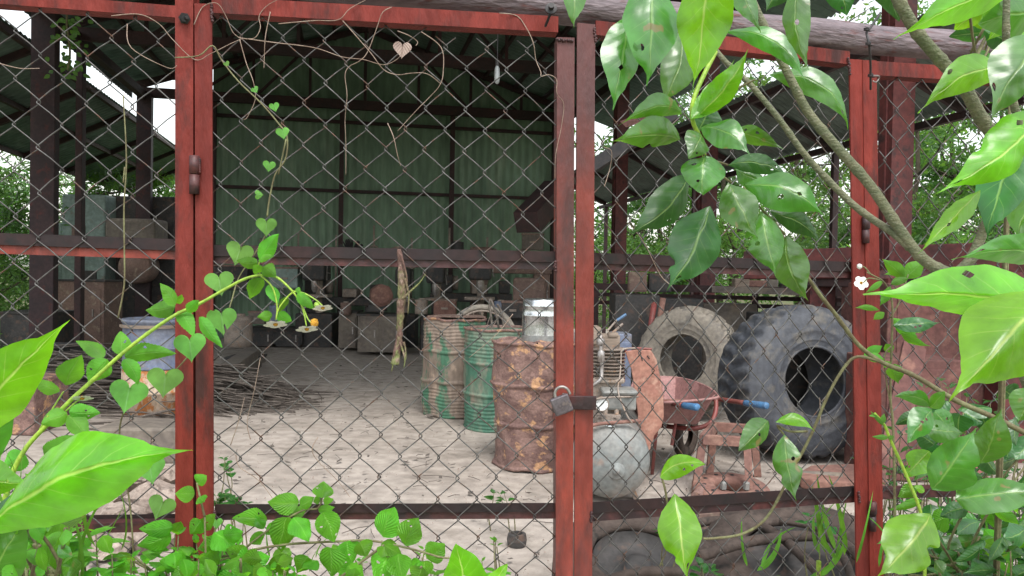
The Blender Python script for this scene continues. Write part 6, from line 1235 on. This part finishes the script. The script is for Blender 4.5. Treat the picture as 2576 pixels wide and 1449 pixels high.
for (x, y, z, n) in ((560, 1232, 3.3, 24), (600, 1258, 3.2, 24), (560, 1150, 3.8, 14), (1700, 1310, 2.9, 14), (1790, 1420, 2.6, 16), (2060, 1300, 2.6, 14), (1250, 1240, 4.0, 8)):
    weed(x, y, z, 40, n, .06, 'dark', ['round leaved seedling on the dirt beside the left post', 'round leaved seedling clump left of the gate on the dirt', 'tiny seedling near the stick heap', 'small weed among the old tyres left part', 'feathery weed before the big bright hanging leaf', 'small weed among the old tyres near the right post', 'tiny weed below the rusty drum'][i % 7], 'seedlings inside the gate', 600 + i, 26, nst=3, op=.8); i += 1
def grass(x, y, z, n, L_, lab, seed, m_='grass', w_=.006, spread=.09):
    rnd = random.Random(seed); t = plant('grass_tuft', lab, 'grass', x, y, z); mb = MB(); b0 = P(x, y, z)
    for k in range(n):
        a = b0 + V((rnd.gauss(0, spread), rnd.gauss(0, spread * .6), 0)); l = L_ * rnd.uniform(.5, 1.1); d = V((rnd.gauss(0, .35), rnd.gauss(0, .25), 1)).normalized(); b = a + d * l + V((rnd.gauss(0, .1) * l, rnd.gauss(0, .1) * l, 0))
        add_leaf(mb, a, b, w_ * rnd.uniform(.6, 1.3), 'blade', rnd.uniform(-.15, .15), rnd.uniform(-.1, .15), .3, rnd.uniform(-1, 1), 10, 1, 0, rnd=rnd)
    mb.build('blades', LM[m_], t, smooth=True)
    MB().bar(b0 - UP * .012, V((b0.x, b0.y, -.05)), .01, .01).build('stalk', M['greenstem'], t)
grass(2060, 1400, 2.15, 7, .22, 'tuft of broad grass blades before the old tyre near the right post', 1, w_=.009, spread=.05)
grass(1960, 1440, 2.2, 5, .18, 'tuft of broad grass blades left of the taller tuft', 2, w_=.008, spread=.05)
grass(60, 1420, 1.3, 40, .2, 'thin reddish green grass in the bottom left corner', 3, w_=.003)
grass(2400, 1449, 1.7, 20, .2, 'grass in the thicket at the bottom right corner', 4, w_=.005)
grass(700, 1449, 1.9, 14, .08, 'short grass at the bottom edge below the main gate', 5, w_=.003)
# creeper hanging under the roof at the upper left
cr = thing('hanging_creeper', 'small green creeper hanging from the roof beside the left columns', 'vine', P(190, 120, 9)); mb = MB(); rnd = random.Random(4)
MB().tube(smoothpts([P(172, 0, 9), P(168, 60, 9), P(176, 130, 9), P(170, 175, 9)], 5), .012, 6).build('stem', M['thinstem'], cr, smooth=True)
for k in range(60):
    t_ = rnd.random(); c = P(172 + rnd.gauss(0, 16 + 10 * t_), 40 + 150 * t_, 9 + rnd.gauss(0, .1)); a_ = rnd.random() * 6.28
    add_leaf(mb, c, c + V((math.cos(a_) * .09, math.sin(a_) * .05, -.05)), .025, 'ovate', 0, 0, .2, rnd.uniform(-.6, .6), 5, 1, 0, rnd=rnd)
mb.build('foliage', LM['tree2'], cr, smooth=True)

# more leaves low at the right: a tangle of the shrub's neighbours
def tangle(cx, cy, z, n, sx, sy, lab, seed, m_, hw=(14, 30), L_=(45, 90)):
    rnd = random.Random(seed); t = plant('leafy_bush', lab, 'bush', cx, cy, z); smb = MB()
    root = P(cx, cy + 200, z)
    for k in range(n):
        x = cx + rnd.gauss(0, sx); y = cy + rnd.gauss(0, sy); zz = z + rnd.uniform(-.15, .2); l = rnd.uniform(*L_); a_ = rnd.uniform(-2.6, .5) + math.pi
        LF(t, rnd.choice(m_), x, y, x + math.cos(a_) * l, y + abs(math.sin(a_)) * l * .9, rnd.uniform(*hw), zz, rnd.uniform(-.04, .04), rnd.choice(('ovate', 'acum')), rnd.uniform(-.08, .08), tilt=rnd.uniform(-.9, .9), ns=10)
        if k % 3 == 0:
            p = P(x, y, zz); smb.tube(smoothpts([p, p.lerp(root, .4) + V((rnd.uniform(-.04, .04), .02, -.02)), root, V((root.x, root.y, -.05))], 4), .0025, 5)
    smb.build('stem', M['thinstem'], t, smooth=True)
tangle(2450, 1340, 1.55, 60, 110, 70, 'dense bush of mid green leaves at the bottom right behind the bright leaf', 5, ['shrub', 'dark', 'mint'])
tangle(2480, 1120, 1.85, 36, 80, 80, 'dim bush behind the broad leaves at the far right below the tank', 6, ['dark'])
tangle(60, 1360, 1.15, 46, 80, 70, 'bright bush of pointed leaves filling the bottom left corner', 7, ['mint', 'shrub', 'bidens'])
tangle(640, 1425, 1.40, 50, 150, 28, 'low bright bush of rounded leaves at the foot of the left post', 8, ['mint'], (16, 26), (36, 60))
tangle(2540, 60, 1.45, 22, 70, 60, 'bush top behind the thick stem in the upper right corner', 9, ['shrub', 'bright', 'dark'], (18, 36), (60, 120))
